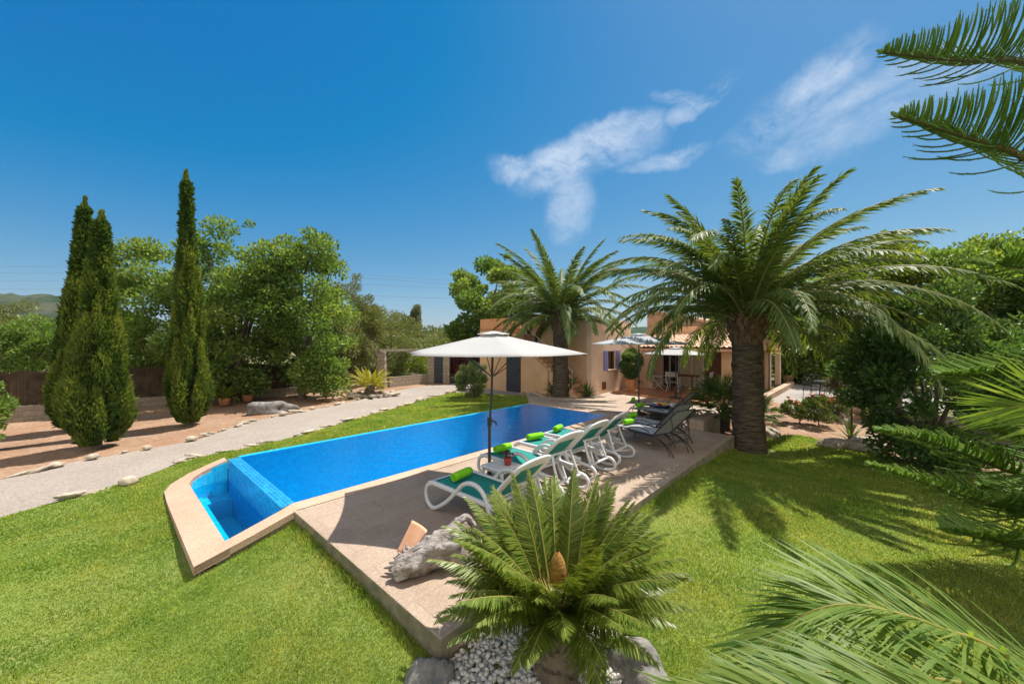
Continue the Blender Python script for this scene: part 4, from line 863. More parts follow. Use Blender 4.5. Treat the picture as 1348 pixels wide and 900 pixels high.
b, c, r_ = TR(500, 27, 408, 46, 500); leaf_tree('feathery_tree', 'lower olive-green bush behind the gateway pillar', 'tree', b, c, r_, 'leaf_olive', 60, .6, 16000, .18, .06, 45, .1, gT, zmin=.3)
b, c, r_ = TR(48, 18.0, 424, 42, 492); leaf_tree('garden_shrub', 'bright green shrub rising over the reed fence', 'shrub', b, c, r_, 'leaf_mid', 50, .5, 13000, .13, .08, 46, .06, None, zmin=.9)
b, c, r_ = TR(0, 19.5, 400, 34, 500); leaf_tree('feathery_shrub', 'pale feathery shrub left of the bright green shrub over the reed fence', 'shrub', b, c, r_, 'leaf_olive', 50, .5, 12000, .16, .04, 47, .06, None, zmin=.5)
b = gat(-46, 9.6); leaf_tree('garden_shrub', 'lush leafy shrub cut off by the left edge beside the red soil', 'shrub', b, (0, 0, .95), (.52, .5, .95), 'leaf_mid', 30, .3, 6000, .10, .06, 48, .04)
# trees and bushes behind the gateway
b, c, r_ = TR(536, 30, 462, 40, 494); leaf_tree('hedge', 'bright green clipped hedge seen between the gateway pillars', 'hedge', b, c, (r_[0] * 1.25, 1.2, r_[2]), 'leaf_lime', 70, .6, 15000, .13, .07, 49, 0, None, zmin=.1)
b, c, r_ = TR(648, 27, 338, 48, 450); leaf_tree('broadleaf_tree', 'round leafy tree rising behind the smaller date palm', 'tree', b, c, r_, 'leaf_mid', 55, .75, 16000, .24, .17, 50, .16, None, limbs=10, extra=[((-2.1, 0, 3.1), (.8, .8, 1.1), 12, 2600)])
b, c, r_ = TR(547, 52, 394, 9, 450); leaf_tree('poplar_tree', 'tall grey-green tree with two plumes on the far skyline', 'tree', b, c, r_, 'leaf_grey', 40, .5, 6500, .26, .1, 51, .1, shell=.15, extra=[((-1.5, 0, 4.6), (.8, .8, 1.9), 14, 2400)])
# far thicket: one uncountable mass
r_t = np.random.default_rng(60); gs, c1, _ = crown_cloud(r_t, (0, 0, 0), (1, 1, 1), 2, .1, 10, .1, .1)
V_, F_, Rn = [], [], []; n0 = 0
for px, Y, top in [(440, 42, 408), (470, 38, 402), (500, 44, 412), (528, 48, 420), (556, 50, 430), (585, 46, 436), (612, 52, 440), (480, 60, 405), (640, 60, 440), (420, 50, 404), (700, 60, 446), (455, 33, 428), (495, 34, 440), (560, 36, 448), (590, 34, 452), (40, 45, 432), (90, 45, 436), (-30, 40, 430), (150, 50, 430), (860, 55, 440), (920, 55, 430), (960, 52, 425)]:
    b = gat(px, Y); zt = H - (top - CY) / F * Y - b[2]; geo, _, _ = crown_cloud(r_t, (b[0], b[1], b[2] + zt * .42), (3.6, 2.6, zt * .58), 34, .95, 4200, .3, .14, updir=.4); V_.append(geo[0]); F_.append(geo[1] + n0); n0 += len(geo[0]); Rn.append(geo[2] * r_t.uniform(.8, 1.1))
o = O('scrub_thicket', npmesh('scrub_thicket', np.concatenate(V_), np.concatenate(F_), np.clip(np.concatenate(Rn), 0, .86)), M['leaf_olive'])
tag(o, 'olive-green scrub covering the slope beyond the gateway', 'scrub', kind='stuff')
# bougainvillea, oleander
b, c, r_ = TR(618, 24.5, 458, 33, 506); leaf_tree('bougainvillea', 'dark bougainvillea with magenta flowers behind the gate', 'shrub', b, c, r_, 'bougain', 40, .5, 11000, .12, .08, 52, .04, zmin=.2)
b = GP(620, 524); leaf_tree('oleander_bush', 'round oleander bush on the lawn by the end of the path', 'shrub', b, (0, 0, .78), (.72, .65, .70), 'oleander', 46, .17, 9000, .15, .035, 53, .03, updir=.9)
# right side
b = gat(1226, 8.5); leaf_tree('garden_shrub', 'big dark glossy shrub standing over the Norfolk pine branches', 'shrub', b, (0.1, 0, 1.75), (1.36, 1.25, 1.95), 'leaf_dark', 110, .36, 26000, .13, .065, 54, .09, zmin=.1)
b = gat(1120, 10.5); leaf_tree('twiggy_shrub', 'beige twiggy shrub in front of the big dark shrub', 'shrub', b, (0, 0, 1.55), (.42, .4, .6), 'beige_twig', 18, .22, 2600, .12, .03, 55, .03)
gR = 'trees closing the garden beyond the patio'
b, c, r_ = TR(1085, 25, 372, 62, 512); leaf_tree('broadleaf_tree', 'vivid green tree behind the patio, seen just right of the thick palm trunk', 'tree', b, c, r_, 'leaf_mid', 90, .85, 22000, .26, .18, 56, .2, gR, zmin=.3)
b, c, r_ = TR(1180, 15.5, 318, 72, 470); leaf_tree('broadleaf_tree', 'lime-topped tree above the big dark shrub', 'tree', b, c, r_, 'leaf_lime', 80, .6, 20000, .17, .10, 57, .18, gR)
b, c, r_ = TR(1290, 12.5, 322, 72, 470); leaf_tree('broadleaf_tree', 'dark green tree with thin top shoots behind the topmost low pine branch', 'tree', b, c, r_, 'leaf_mid', 80, .55, 20000, .15, .085, 58, .16, gR)
b, c, r_ = TR(1400, 10.5, 330, 80, 560); leaf_tree('broadleaf_tree', 'dark tree mostly cut off by the right edge', 'tree', b, c, r_, 'leaf_dark', 70, .5, 14000, .15, .085, 59, .16, gR)
b, c, r_ = TR(1185, 22, 400, 60, 508); leaf_tree('broadleaf_tree', 'shady tree deep behind the patio table', 'tree', b, c, r_, 'leaf_dark', 70, .8, 14000, .26, .16, 61, .16, gR, zmin=.8)
b, c, r_ = TR(985, 33, 392, 60, 440); leaf_tree('broadleaf_tree', 'pale tree showing over the stone gable', 'tree', b, c, r_, 'leaf_grey', 50, .8, 9000, .3, .12, 62, .16, gR)
# Norfolk pine
NB = np.array((7.3, 4.6, g(7.3, 4.6)))
npine = thing('norfolk_pine', 'Norfolk Island pine with flat rope-like branches reaching in from the right', 'pine tree', tuple(NB))
def nbranch(pts, nb, Lb, seed, **k): return norfolk_branch(npine, [np.array(p) - NB for p in pts][::-1], nb, Lb, seed, **k)
TX = (7.25, 4.58)
nbranch([PD(1163, 68, 3.6), PD(1225, 76, 3.7), PD(1290, 80, 3.85), PD(1350, 82, 4.0), (*TX, 5.35)], 220, .64, 71, rb=.0105)
nbranch([PD(1183, 153, 3.3), PD(1240, 170, 3.35), PD(1300, 190, 3.45), PD(1350, 209, 3.55), (*TX, 3.85)], 200, .64, 72, rb=.0105)
nbranch([PD(1156, 566, 5.0), PD(1215, 578, 4.95), PD(1290, 604, 4.85), PD(1350, 622, 4.75), (*TX, 1.05)], 218, .60, 73, up=.5, flat=True, rb=.015, mat='norfolk_shoot')  # norfolk_shoot, here and below: sunlight on the boughs put into the colour
nbranch([PD(1146, 612, 4.6), PD(1215, 634, 4.55), PD(1310, 664, 4.5), PD(1360, 678, 4.5), (*TX, .62)], 218, .60, 74, up=.5, flat=True, rb=.015, mat='norfolk_shoot')
nbranch([PD(1246, 694, 3.9), PD(1300, 706, 3.95), PD(1360, 716, 4.0), (*TX, .5)], 151, .60, 75, up=.5, flat=True, rb=.015, mat='norfolk_shoot')
nbranch([PD(1238, 492, 4.4), PD(1290, 494, 4.45), PD(1350, 490, 4.5), (*TX, 2.15)], 185, .60, 76, up=.5, flat=True, rb=.015, mat='norfolk_shoot')
nbranch([PD(1310, 348, 4.6), PD(1350, 352, 4.6), (*TX, 3.2)], 101, .60, 77, up=.5, flat=True, rb=.015, mat='norfolk_shoot')
nbranch([PD(1290, 560, 4.2), PD(1350, 572, 4.3), (*TX, 1.5)], 135, .60, 78, up=.5, flat=True, rb=.015, mat='norfolk_shoot')
nbranch([PD(1290, 640, 5.6), PD(1350, 640, 5.4), (*TX, .8)], 135, .60, 79, up=.5, flat=True, rb=.015, mat='norfolk_shoot')
m = MB(); m.tube([(0, 0, -.3), (0, 0, 3), (0, 0, 7.2)], [.17, .13, .04], 12); m.obj('trunk', M['bark'], npine)
for i in range(20):
    az = R(-75 + (i * 53) % 112); hz = 1.7 + i * .27; ln = 2.5 - .085 * i
    norfolk_branch(npine, [(0, 0, hz), (math.cos(az) * ln * .5, math.sin(az) * ln * .5, hz + .12), (math.cos(az) * ln, math.sin(az) * ln, hz + .05)], 56, .46, 90 + i, rb=.013)
for i in range(5):
    az = i * 1.257; norfolk_branch(npine, [(0, 0, 6.7 + .08 * i), (math.cos(az) * .3, math.sin(az) * .3, 7.0 + .08 * i), (math.cos(az) * .6, math.sin(az) * .6, 7.2 + .08 * i)], 26, .22, 120 + i, rb=.012)
# young date palm in the foreground, its trunk out of frame at the right
FB = np.array((3.55, 1.5, g(3.55, 1.5)))
yp = thing('young_date_palm', 'young date palm whose pale feathery fronds arch in at the lower right corner', 'palm tree', tuple(FB))
m = MB(); m.lathe([(.2, -.1), (.22, .3), (.24, .6), (.12, .85), (.02, .95)], 14); m.obj('trunk', M['bark_palm'], yp)
def yfrond(pts, nl, L, seed, **k):
    c = spline([np.array(p) - FB for p in pts], 34); geo = frond_geo(c, nl, L, a0=k.pop('a0', 52), a1=k.pop('a1', 24), beta=k.pop('beta', 6), width=k.pop('width', .024), droop=k.pop('droop', .22), t0=k.pop('t0', .12), rr=k.pop('rr', .012), jit=.07, seedr=np.random.default_rng(seed), **k)
    return O('frond', npmesh('frond', *geo), M['date'], yp)
yfrond([(3.5, 1.5, .55), (2.7, 1.56, .72), PD(1348, 876, 1.70), PD(1288, 843, 1.74), PD(1243, 828, 1.78), PD(1200, 812, 1.82), PD(1152, 800, 1.86), PD(1110, 795, 1.89), PD(1070, 804, 1.92), PD(1037, 825, 1.95), PD(1003, 850, 1.96)], 130, .66, 101, prof='tip', t0=.05, a0=62, a1=24, droop=.16, width=.020)
yfrond([(3.5, 1.5, .5), (2.4, 1.30, .95), PD(1348, 968, 1.25), PD(1240, 950, 1.27), PD(1120, 938, 1.3), PD(1020, 930, 1.32), PD(930, 934, 1.34)], 110, .50, 102, prof='tip', t0=.05, a0=50, a1=16, beta=24, droop=.1, width=.019)
yfrond([(3.5, 1.5, .5), (2.5, 1.45, .85), PD(1348, 918, 1.5), PD(1250, 896, 1.52), PD(1150, 884, 1.55), PD(1060, 886, 1.57), PD(1000, 900, 1.58)], 100, .46, 104, prof='tip', t0=.05, a0=52, a1=18, beta=18, droop=.12, width=.018)
yfrond([(3.5, 1.5, .7), (3.62, 1.75, 1.45), PD(1500, 566, 2.02), PD(1420, 543, 2.16), PD(1366, 534, 2.26), PD(1330, 536, 2.30)], 28, .54, 103, t0=.45, a0=84, a1=10, beta=2, droop=.04, width=.0165, prof='tip', side=(.15, -.35, 1))
for i in range(9):
    az = R(-170 + i * 40); 
    if -1.6 < az < 1.0:
        c = arc(1.7, 60 - 6 * (i % 4), 70, 14); geo = frond_geo(c, 50, .40, side=(0, 1, 0), a0=55, a1=22, beta=15, width=.022, rr=.012, seedr=np.random.default_rng(110 + i)); O('frond', npmesh('frond', *geo), M['date'], yp, (0, 0, .8), (0, 0, az))
# cycads
CB = (.36, 3.02); cz = g(*CB)
cycad('cycad', 'large dark green cycad with a golden cone beside the pebble bed', (CB[0], CB[1], cz), .58, 99, 1.0, M['cycad'], leaf=.19, wid=.0125, nl=112, emax=77, emin=16, drop=(18, 34), r_=.17, seed=5)
p = GP(487, 520); cycad('cycad', 'yellow-leaved cycad inside a ring of stones by the path', (p[0], p[1], p[2]), .45, 40, 1.15, M['cycad_yellow'], leaf=.17, wid=.02, nl=46, emax=80, emin=8, r_=.2, seed=6, cone=False)
# other small plants
p = P(948, 545); fan_palm('bushy fan palm left of the thick palm trunk', (6.45, 11.65, -.1), 46, .85, .62, 7, .35)
p = P(1018, 540); fan_palm('small fan palm half hidden behind the right side of the thick palm trunk', (8.0, 12.6, g(8.0, 12.6)), 22, .6, .42, 8, .2)
p = AB(12.35, 3.6); rosette('strap_leaf_plant', 'clump of long strap-leaved plants under the smaller date palm', 'plant', (p[0], p[1], -.05), 46, 1.15, .10, M['fleshy'], 9, (88, 30), 62)
for i, (a, b_) in enumerate([(12.55, 2.75), (11.9, 4.1)]):
    p = AB(a, b_); rosette('strap_leaf_plant', ['low clump of strap leaves at the corner of the house', 'narrow clump of strap leaves leaning on the palm trunk by the stair'][i], 'plant', (p[0], p[1], -.03), 26, .8, .08, M['fleshy'], 10 + i, (85, 25), 70)
p = GP(1119, 580); rosette('agave_plant', 'grey-green spiky agave beside the pale boulder at the lawn edge', 'plant', p, 34, .62, .05, M['fleshy'], 13, (85, 20), 35)
p = GP(1100, 533); rosette('flax_plant', 'tuft of thin leaves behind the rose bushes', 'plant', p, 24, .7, .03, M['leaf_olive'], 14, (85, 40), 50)
gRo = 'rose bushes in the red soil bed'
for px, py, h_, lb in [(1052, 556, .78, 'small rose bush with red blooms at the left of the bed'), (1078, 560, .95, 'fuller rose bush with red blooms beside the bare soil'), (1100, 552, .8, 'rose bush in front of the brown boulders')]:
    b = GP(px, py); rb = leaf_tree('rose_bush', lb, 'shrub', b, (0, 0, h_ * .5), (.42, .36, h_ * .42), 'rose', 22, .13, 1900, .085, .045, int(px), .02, gRo, updir=.6)
    r = np.random.default_rng(int(py)); fm = MB()
    for k in range(10):
        a = r.uniform(0, 6.28); q = r.uniform(.1, .4); fm.lathe([(.0, -.03), (.045, -.01), (.05, .02), (.02, .045), (0, .04)], 7, (q * math.cos(a), q * math.sin(a), h_ * r.uniform(.7, 1.05)))
    fm.obj('blooms', M['fruit_red'], rb)
# ================================================================== WALLS, FENCE, GATEWAY, WIRES
def wall_run(name, label, cat, p0, p1, z0, z1, th, mat, bev=0):
    d = np.array(p1) - np.array(p0); L = float(np.hypot(*d)); o_ = MB().box(0, L, -th / 2, th / 2, z0, z1).obj(name, mat, None, bev)
    o_.location = (p0[0], p0[1], 0); o_.rotation_euler = (0, 0, math.atan2(d[1], d[0])); return tag(o_, label, cat)
wall_run('block_wall', 'low concrete block wall running behind the cypresses and trees', 'wall', (-27, 5.0), (-8.5, 21.0), -.6, .16, .2, M['block_wall'])
rf = thing('reed_fence', 'brown reed fence on top of the low block wall', 'fence', (-27, 5.0, 0), math.atan2(16, 18.5))
r = np.random.default_rng(5); v = []; f = []; L_ = 24.2; n = 1500
for i in range(n):
    x = L_ * i / n; h_ = 1.36 + r.normal(0, .03); w = .011; y = r.normal(0, .012); v += [(x - w, y, .163), (x + w, y + .004, .163), (x + w + r.normal(0, .006), y, h_), (x - w, y + .004, h_)]; f.append((4 * i, 4 * i + 1, 4 * i + 2, 4 * i + 3))
O('reeds', npmesh('reeds', np.array(v), np.array(f)), M['reed'], rf); MB().box(0, L_, .02, .035, .165, 1.3).obj('backing_mat', M['reed'], rf)
A = gat(503, 20.9); B = gat(568, 23.6); C_ = gat(588, 23.3)
gw = thing('gateway', 'stone block gateway with three pillars, beam and dark gate', 'gateway', (A[0], A[1], 0))
for q in (A, B, C_): m = MB(); x, y = q[0] - A[0], q[1] - A[1]; m.box(x - .2, x + .2, y - .2, y + .2, -.3, 1.86); m.obj('pillar', M['pillar'], gw, .015)
def beam(p, q, z0, z1, th, mat, name, par, org):
    d = np.array(q[:2]) - np.array(p[:2]); L = float(np.hypot(*d)); return MB().box(-.25, L + .25, -th / 2, th / 2, z0, z1).obj(name, mat, par, .01, loc=(p[0] - org[0], p[1] - org[1], 0), rot=(0, 0, math.atan2(d[1], d[0])))
beam(A, B, 1.862, 1.99, .3, M['pillar'], 'beam', gw, A); beam((B[0] + .3, B[1]), C_, 1.993, 2.08, .3, M['pillar'], 'beam', gw, A)
d = MB(); x0, x1, yy = B[0] - A[0] + .2, C_[0] - A[0] - .2, (B[1] + C_[1]) / 2 - A[1]; d.box(x0, x1, yy - .02, yy + .02, -.05, 1.75); d.obj('gate', M['dark_door'], gw)
wall_run('garden_wall', 'low stone wall between the gateway pillars', 'wall', (A[0] + .25, A[1] + .3), (B[0] - .25, B[1] - .25), -.3, .45, .2, M['pillar'])
# power lines far behind
gW = 'power lines crossing the sky'
for i, (pxa, ya, pxb, yb, D_) in enumerate([(-60, 350, 330, 340, 150), (-60, 358, 330, 350, 150), (-60, 368, 330, 360, 150), (-60, 379, 330, 372, 150), (380, 352, 760, 374, 140), (380, 366, 760, 381, 140), (380, 382, 760, 392, 140), (380, 356, 760, 378, 141)]):
    a = np.array(PD(pxa, ya, D_)); b = np.array(PD(pxb, yb, D_ * 1.1)); t_ = np.linspace(-.4, 1.4, 24); pts = a + (b - a) * t_[:, None]; pts[:, 2] -= 5 * (1 - (2 * t_ - 1) ** 2) * .3
    m = MB(); m.tube(pts, .028, 4); lbl = ['topmost of the four wires beside the cypress pair', 'second of the four wires beside the cypress pair', 'third of the four wires beside the cypress pair', 'lowest of the four wires beside the cypress pair', 'topmost wire above the grey-green far tree', 'third wire down above the grey-green far tree', 'lowest wire above the grey-green far tree', 'second wire down above the grey-green far tree'][i]
    tag(m.obj('power_line', M['wire']), lbl, 'wire', gW)
# ================================================================== FURNITURE
def umbrella(label, base, rr, zr, za, ang, mat, pole_top=None, group='square-shouldered parasols', tilt=(0, 0)):
    t = thing('parasol', label, 'parasol', base, group='parasols over the pool deck and porch'); h0 = np.array((tilt[0], tilt[1], 0.))
    m = MB(); n = 6; rad = 7; v = [(h0[0], h0[1], za)]; rows = []
    for k in range(1, rad + 1):
        s = k / rad
        for j in range(n * 8):
            q = j / 8; i = int(q); u = q - i; a0 = ang + i * 2 * math.pi / n; a1 = ang + (i + 1) * 2 * math.pi / n
            c0 = np.array((math.cos(a0), math.sin(a0))); c1 = np.array((math.cos(a1), math.sin(a1))); p = (c0 * (1 - u) + c1 * u) * rr * s; sag = 4 * u * (1 - u)
            p = p * (1 - .045 * sag * s); z = za + (zr - za) * (s ** .96) + (-.035 * sag * s * (1.4 - s)); v.append((h0[0] + p[0], h0[1] + p[1], z))
    N = n * 8; f = [(0, 1 + j, 1 + (j + 1) % N) for j in range(N)]
    for k in range(rad - 1): f += [(1 + k * N + j, 1 + (k + 1) * N + j, 1 + (k + 1) * N + (j + 1) % N, 1 + k * N + (j + 1) % N) for j in range(N)]
    m.add(v, f, True); can = m.obj('canopy', mat, t)
    so_ = can.modifiers.new('thickness', 'SOLIDIFY'); so_.thickness = .004
    m = MB(); v = [(h0[0], h0[1], za + .030)]
    for j in range(24): a = ang + j * math.pi / 12; v.append((h0[0] + (.24 + .04 * math.cos(3 * (a - ang)) ** 2) * math.cos(a), h0[1] + (.24 + .04 * math.cos(3 * (a - ang)) ** 2) * math.sin(a), za - .030 + .012 * math.cos(3 * (a - ang)) ** 2))
    m.add(v, [(0, 1 + j, 1 + (j + 1) % 24) for j in range(24)], True); m.obj('vent_cap', mat, t)
    m = MB(); m.tube([(0, 0, 0), (0, 0, 1.0)], .026, 12); m.tube([(0, 0, .98), (h0[0] * .6, h0[1] * .6, 1.6), (h0[0], h0[1], za + .02)], .020, 12); pl = m.obj('pole', M['pole'], t)
    m = MB(); m.tube([(0, 0, 1.0), (0, 0, 1.14)], .038, 12); m.tube([(.03, 0, 1.09), (.1, -.03, 1.08)], .012, 8); m.tube([(.1, -.03, 1.08), (.12, -.03, 1.02)], .014, 8); m.obj('crank', M['black_metal'], pl)
    for i in range(n):
        a = ang + i * 2 * math.pi / n; m = MB(); m.tube([(h0[0] + .03 * math.cos(a), h0[1] + .03 * math.sin(a), za - .045), (h0[0] + rr * .98 * math.cos(a), h0[1] + rr * .98 * math.sin(a), zr - .02)], .009, 6)
        m.tube([(h0[0] * .8 + .03 * math.cos(a), h0[1] * .8 + .03 * math.sin(a), zr - .38), (h0[0] + rr * .5 * math.cos(a), h0[1] + rr * .5 * math.sin(a), (zr + za) / 2 - .04)], .008, 6); m.obj('rib', M['pole'], t)
    m = MB(); m.lathe([(.0, 0), (.25, 0), (.25, .035), (.05, .06), (.04, .25), (.0, .25)], 24); m.obj('base', M['black_metal'], t)
    return t
uz = 1.0
UB = (-.375, 6.38)
umbrella('cream parasol standing by the white side table nearest the camera', (UB[0], UB[1], .004), 1.55, 2.21, 2.55, R(286), M['canvas'], tilt=(.06, 0.01))
q = P(841, 545); umbrella('grey shaded parasol between the black sling loungers', (q[0], q[1], .004), 1.6, 2.33, 2.66, R(280), M['canvas_grey'])
q = AB(14.25, -.42); umbrella('white parasol at the front of the dining porch', (q[0], q[1], .08), 1.32, 1.82, 2.08, R(278), M['canvas'])
# --- white loungers
gL = 'white resin loungers with green slings'
S = 1.03
def white_lounger(label, cat='lounger'):
    t = thing('white_lounger', label, cat, group=gL)
    m = MB()
    for s in (-1, 1): m.band([(.02, s * .33, .34), (.10, s * .33, .362), (.5, s * .33, .362), (1.22, s * .33, .362), (1.50, s * .33, .34)], .055, .06)
    m.band([(.05, -.33, .352), (.05, .33, .352)], .06, .04); m.band([(1.2, -.33, .35), (1.2, .33, .35)], .06, .04); m.band([(.62, -.31, .335), (.62, .31, .335)], .05, .03); m.obj('frame', M['white_plastic'], t)
    m = MB(); n = 12; v = []
    for i in range(n):
        x = .08 + 1.1 * i / (n - 1)
        for y in (-.302, -.15, 0, .15, .302): v.append((x, y, .375 - .022 * math.sin(math.pi * i / (n - 1)) * (1 - (y / .31) ** 2)))
    m.add(v, [(i * 5 + j, (i + 1) * 5 + j, (i + 1) * 5 + j + 1, i * 5 + j + 1) for i in range(n - 1) for j in range(4)], True); sl_ = m.obj('seat_sling', M['green_sling'], t); sm = sl_.modifiers.new('thickness', 'SOLIDIFY'); sm.thickness = .01
    for s in (-1, 1):
        y = s * .345
        c = spline([(.07, y, .345), (-.01, y, .30), (-.045, y, .18), (.0, y, .07), (.10, y, .025), (.22, y, .06), (.45, y, .21), (.64, y, .385), (.76, y, .50), (.90, y, .555), (1.05, y, .545), (1.17, y, .46), (1.25, y, .30), (1.34, y, .10), (1.42, y, .025)], 52)
        m = MB(); m.band(c, .046, .052, side=(0, 1, 0)); m.obj('leg', M['white_plastic'], t)
        c = spline([(1.18, y * .93, .35), (1.26, y * .93, .19), (1.38, y * .93, .055), (1.55, y * .93, .025), (1.74, y * .93, .06), (1.80, y * .93, .16), (1.72, y * .93, .25), (1.55, y * .93, .27), (1.40, y * .93, .30), (1.28, y * .93, .355)], 40)
        m = MB(); m.band(c, .046, .048, side=(0, 1, 0)); m.obj('leg', M['white_plastic'], t)
    bp = thing('backrest', None, None); bp.parent = t; bp.location = (1.17, 0, .375); bp.rotation_euler = (0, R(-46), 0)
    bpo = bp
    m = MB(); Lb = .86
    ring = [(0, -.27), (.42, -.285), (.64, -.275), (.73, -.23), (.775, -.12), (.785, 0), (.775, .12), (.73, .23), (.64, .275), (.42, .285), (0, .27)]
    c = spline([(a, b, 0) for a, b in ring], 44); m.band(c, .115, .042, up=(0, 0, 1)); m.band([(.02, -.27, -.002), (.02, .27, -.002)], .06, .035); m.band([(.705, -.2, .002), (.705, .2, .002)], .14, .03)
    # merge with the sling below: frame first
    me = m.mesh('backrest'); bpy.data.objects.remove(bp)
    bk = O('backrest', me, M['white_plastic'], t, (1.17, 0, .375), (0, R(-46), 0))
    m = MB(); m.box(.05, .66, -.225, .225, -.008, .006); O('back_sling', m.mesh('back_sling'), M['green_sling'], bk)
    m = MB()
    for s in (-1, 1): m.band(spline([(1.52, s * .22, .64), (1.57, s * .24, .48), (1.62, s * .25, .36), (1.66, s * .26, .26)], 8), .035, .035, side=(0, 1, 0))
    m.band([(1.66, -.28, .26), (1.66, .28, .26)], .05, .03); m.band([(1.52, -.24, .635), (1.52, .24, .635)], .04, .03); m.obj('back_support', M['white_plastic'], t)
    return t
proto = white_lounger('white lounger nearest the cycad, its green sling in the parasol shade')
aH = math.atan2(-V[1], -V[0])
spots = [(1.62, -1.58, 0), (3.04, -1.15, -2), (4.10, -1.04, -1), (5.02, -.94, 2)]
wl = ['white lounger nearest the cycad, its green sling in the parasol shade', 'white lounger directly behind the white side table with the flower pot', 'white lounger third from the cycad along the pool', 'white lounger farthest from the cycad, beside the black loungers']
loungers = []
for i, ((a, b_, da), lb) in enumerate(zip(spots, wl)):
    o = proto if i == 0 else copy_tree(proto, label=lb); x, y = AB(a, b_); o.location = (x, y, .003); o.rotation_euler = (0, 0, aH + R(da)); o.scale = (S, S, S); loungers.append((x, y, aH + R(da)))
bpy.context.view_layer.update()
# --- black sling loungers
gB = 'black metal sling loungers'
def black_lounger(label, mat):
    t = thing('sling_lounger', label, 'lounger', group=gB); m = MB()
    for s in (-1, 1):
        m.tube(spline([(0, s * .30, .33), (.04, s * .30, .36), (.6, s * .30, .355), (1.18, s * .30, .36)], 14), .014, 7)
    m.tube([(.02, -.3, .355), (.02, .3, .355)], .013, 7); m.tube([(1.16, -.3, .355), (1.16, .3, .355)], .013, 7); m.obj('frame', M['black_metal'], t)
    m = MB(); m.box(.03, 1.16, -.285, .285, .362, .370); m.obj('seat_sling', mat, t)
    for s in (-1, 1):
        y = s * .315
        m = MB(); m.tube(spline([(.9, y, .33), (1.15, y, .335), (1.42, y, .27), (1.62, y, .14), (1.72, y, .012)], 16), .013, 7); m.tube(spline([(1.02, y * .96, .35), (1.3, y * .96, .30), (1.52, y * .96, .17), (1.60, y * .96, .012)], 14), .011, 7); m.obj('leg', M['black_metal'], t)
        m = MB(); m.tube(spline([(.06, y, .012), (.10, y, .16), (.24, y, .28), (.5, y, .33), (.9, y, .33)], 16), .013, 7); m.obj('leg', M['black_metal'], t)
        m = MB(); m.tube(spline([(.35, y * 1.04, .345), (.6, y * 1.04, .44), (.85, y * 1.04, .47), (1.08, y * 1.04, .42)], 12), .010, 7); m.obj('arm', M['black_metal'], t)
    m = MB(); rr = .87
    for s in (-1, 1): m.tube([(0, s * .30, 0), (rr - .05, s * .30, 0), (rr, s * .27, 0)], .014, 7)
    m.tube([(rr, -.275, 0), (rr, .275, 0)], .014, 7); bk = O('backrest', m.mesh('backrest'), M['black_metal'], t, (1.16, 0, .36), (0, R(-45), 0))
    m = MB(); m.box(.02, rr - .01, -.285, .285, .006, .013); O('back_sling', m.mesh('back_sling'), mat, bk)
    m = MB(); m.tube([(1.60, -.25, .80), (1.66, -.25, .33)], .010, 6); m.tube([(1.60, .25, .80), (1.66, .25, .33)], .010, 6); m.tube([(1.66, -.31, .33), (1.66, .31, .33)], .010, 6); m.tube([(1.53, -.31, .24), (1.53, .31, .24)], .010, 6); m.obj('back_support', M['black_metal'], t)
    return t
blp = black_lounger('x', M['grey_sling']); bl2 = None
bspots = [(2.78, 9.55, -61, 'grey sling lounger on black legs, closest to the deck edge'), (3.12, 10.35, -60, 'grey sling lounger behind the one closest to the deck edge'), (3.86, 12.0, -47, 'grey sling lounger in front of the dark fruit table'), (3.98, 13.1, -30, 'tan-backed sling lounger behind the dark fruit table')]
for i, (x, y, a, lb) in enumerate(bspots):
    if i == 0: o = blp; o['label'] = lb
    elif i < 3: o = copy_tree(blp, label=lb)
    else: o = black_lounger(lb, M['tan_sling'])
    o.location = (x, y, .003); o.rotation_euler = (0, 0, R(a)); loungers.append((x, y, R(a)))
# --- rolled towels
def towel_mesh():
    m = MB(); n = 56; L = .40; seg = []
    for i in range(n): u = i / (n - 1); a = u * 2 * math.pi * 3.6; rr = .022 + .060 * u + .003 * math.sin(a * 3); seg.append((rr * math.cos(a), rr * math.sin(a)))
    rr_ = np.random.default_rng(2); ys = np.linspace(-L / 2, L / 2, 9); v = []
    for y in ys:
        k = 1 - .10 * abs(y / (L / 2)) ** 6
        for (x, z) in seg: v.append((x * k, y, z * k + .082))
    f = [(j * n + i, j * n + i + 1, (j + 1) * n + i + 1, (j + 1) * n + i) for j in range(8) for i in range(n - 1)]
    m.add(v, f, True); me = m.mesh('towel'); return me
tm = towel_mesh(); gTw = 'rolled lime green towels on the loungers'
tl = ['rolled lime towel on the white lounger nearest the cycad', 'rolled lime towel behind the flower pot on the side table', 'rolled lime towel on the third white lounger from the cycad', 'rolled lime towel on the white lounger farthest from the cycad', 'rolled lime towel on the black lounger closest to the deck edge', 'rolled lime towel on the second black lounger from the deck edge', 'rolled lime towel beside the foot of the grey parasol pole', 'rolled lime towel on the tan-backed lounger behind the parasol pole']
for i, ((x, y, a), lb) in enumerate(zip(loungers, tl)):
    s_ = S if i < 4 else 1; d_ = .30 if i < 4 else .16; z_ = .378 * s_ + .002 if i < 4 else .376
    if i in (0, 1, 2, 3): d_ = [.34, .22, .22, .22][i]
    o = tag(O('rolled_towel', tm, M['towel']), lb, 'towel', gTw); o.location = (x + d_ * math.cos(a), y + d_ * math.sin(a), z_ + .002); o.rotation_euler = (0, 0, a + R(rng.uniform(-14, 14))); o.scale = (.88, .88 * rng.uniform(.9, 1.1), .88); 
    sm = o.modifiers.new('thickness', 'SOLIDIFY'); sm.thickness = .008
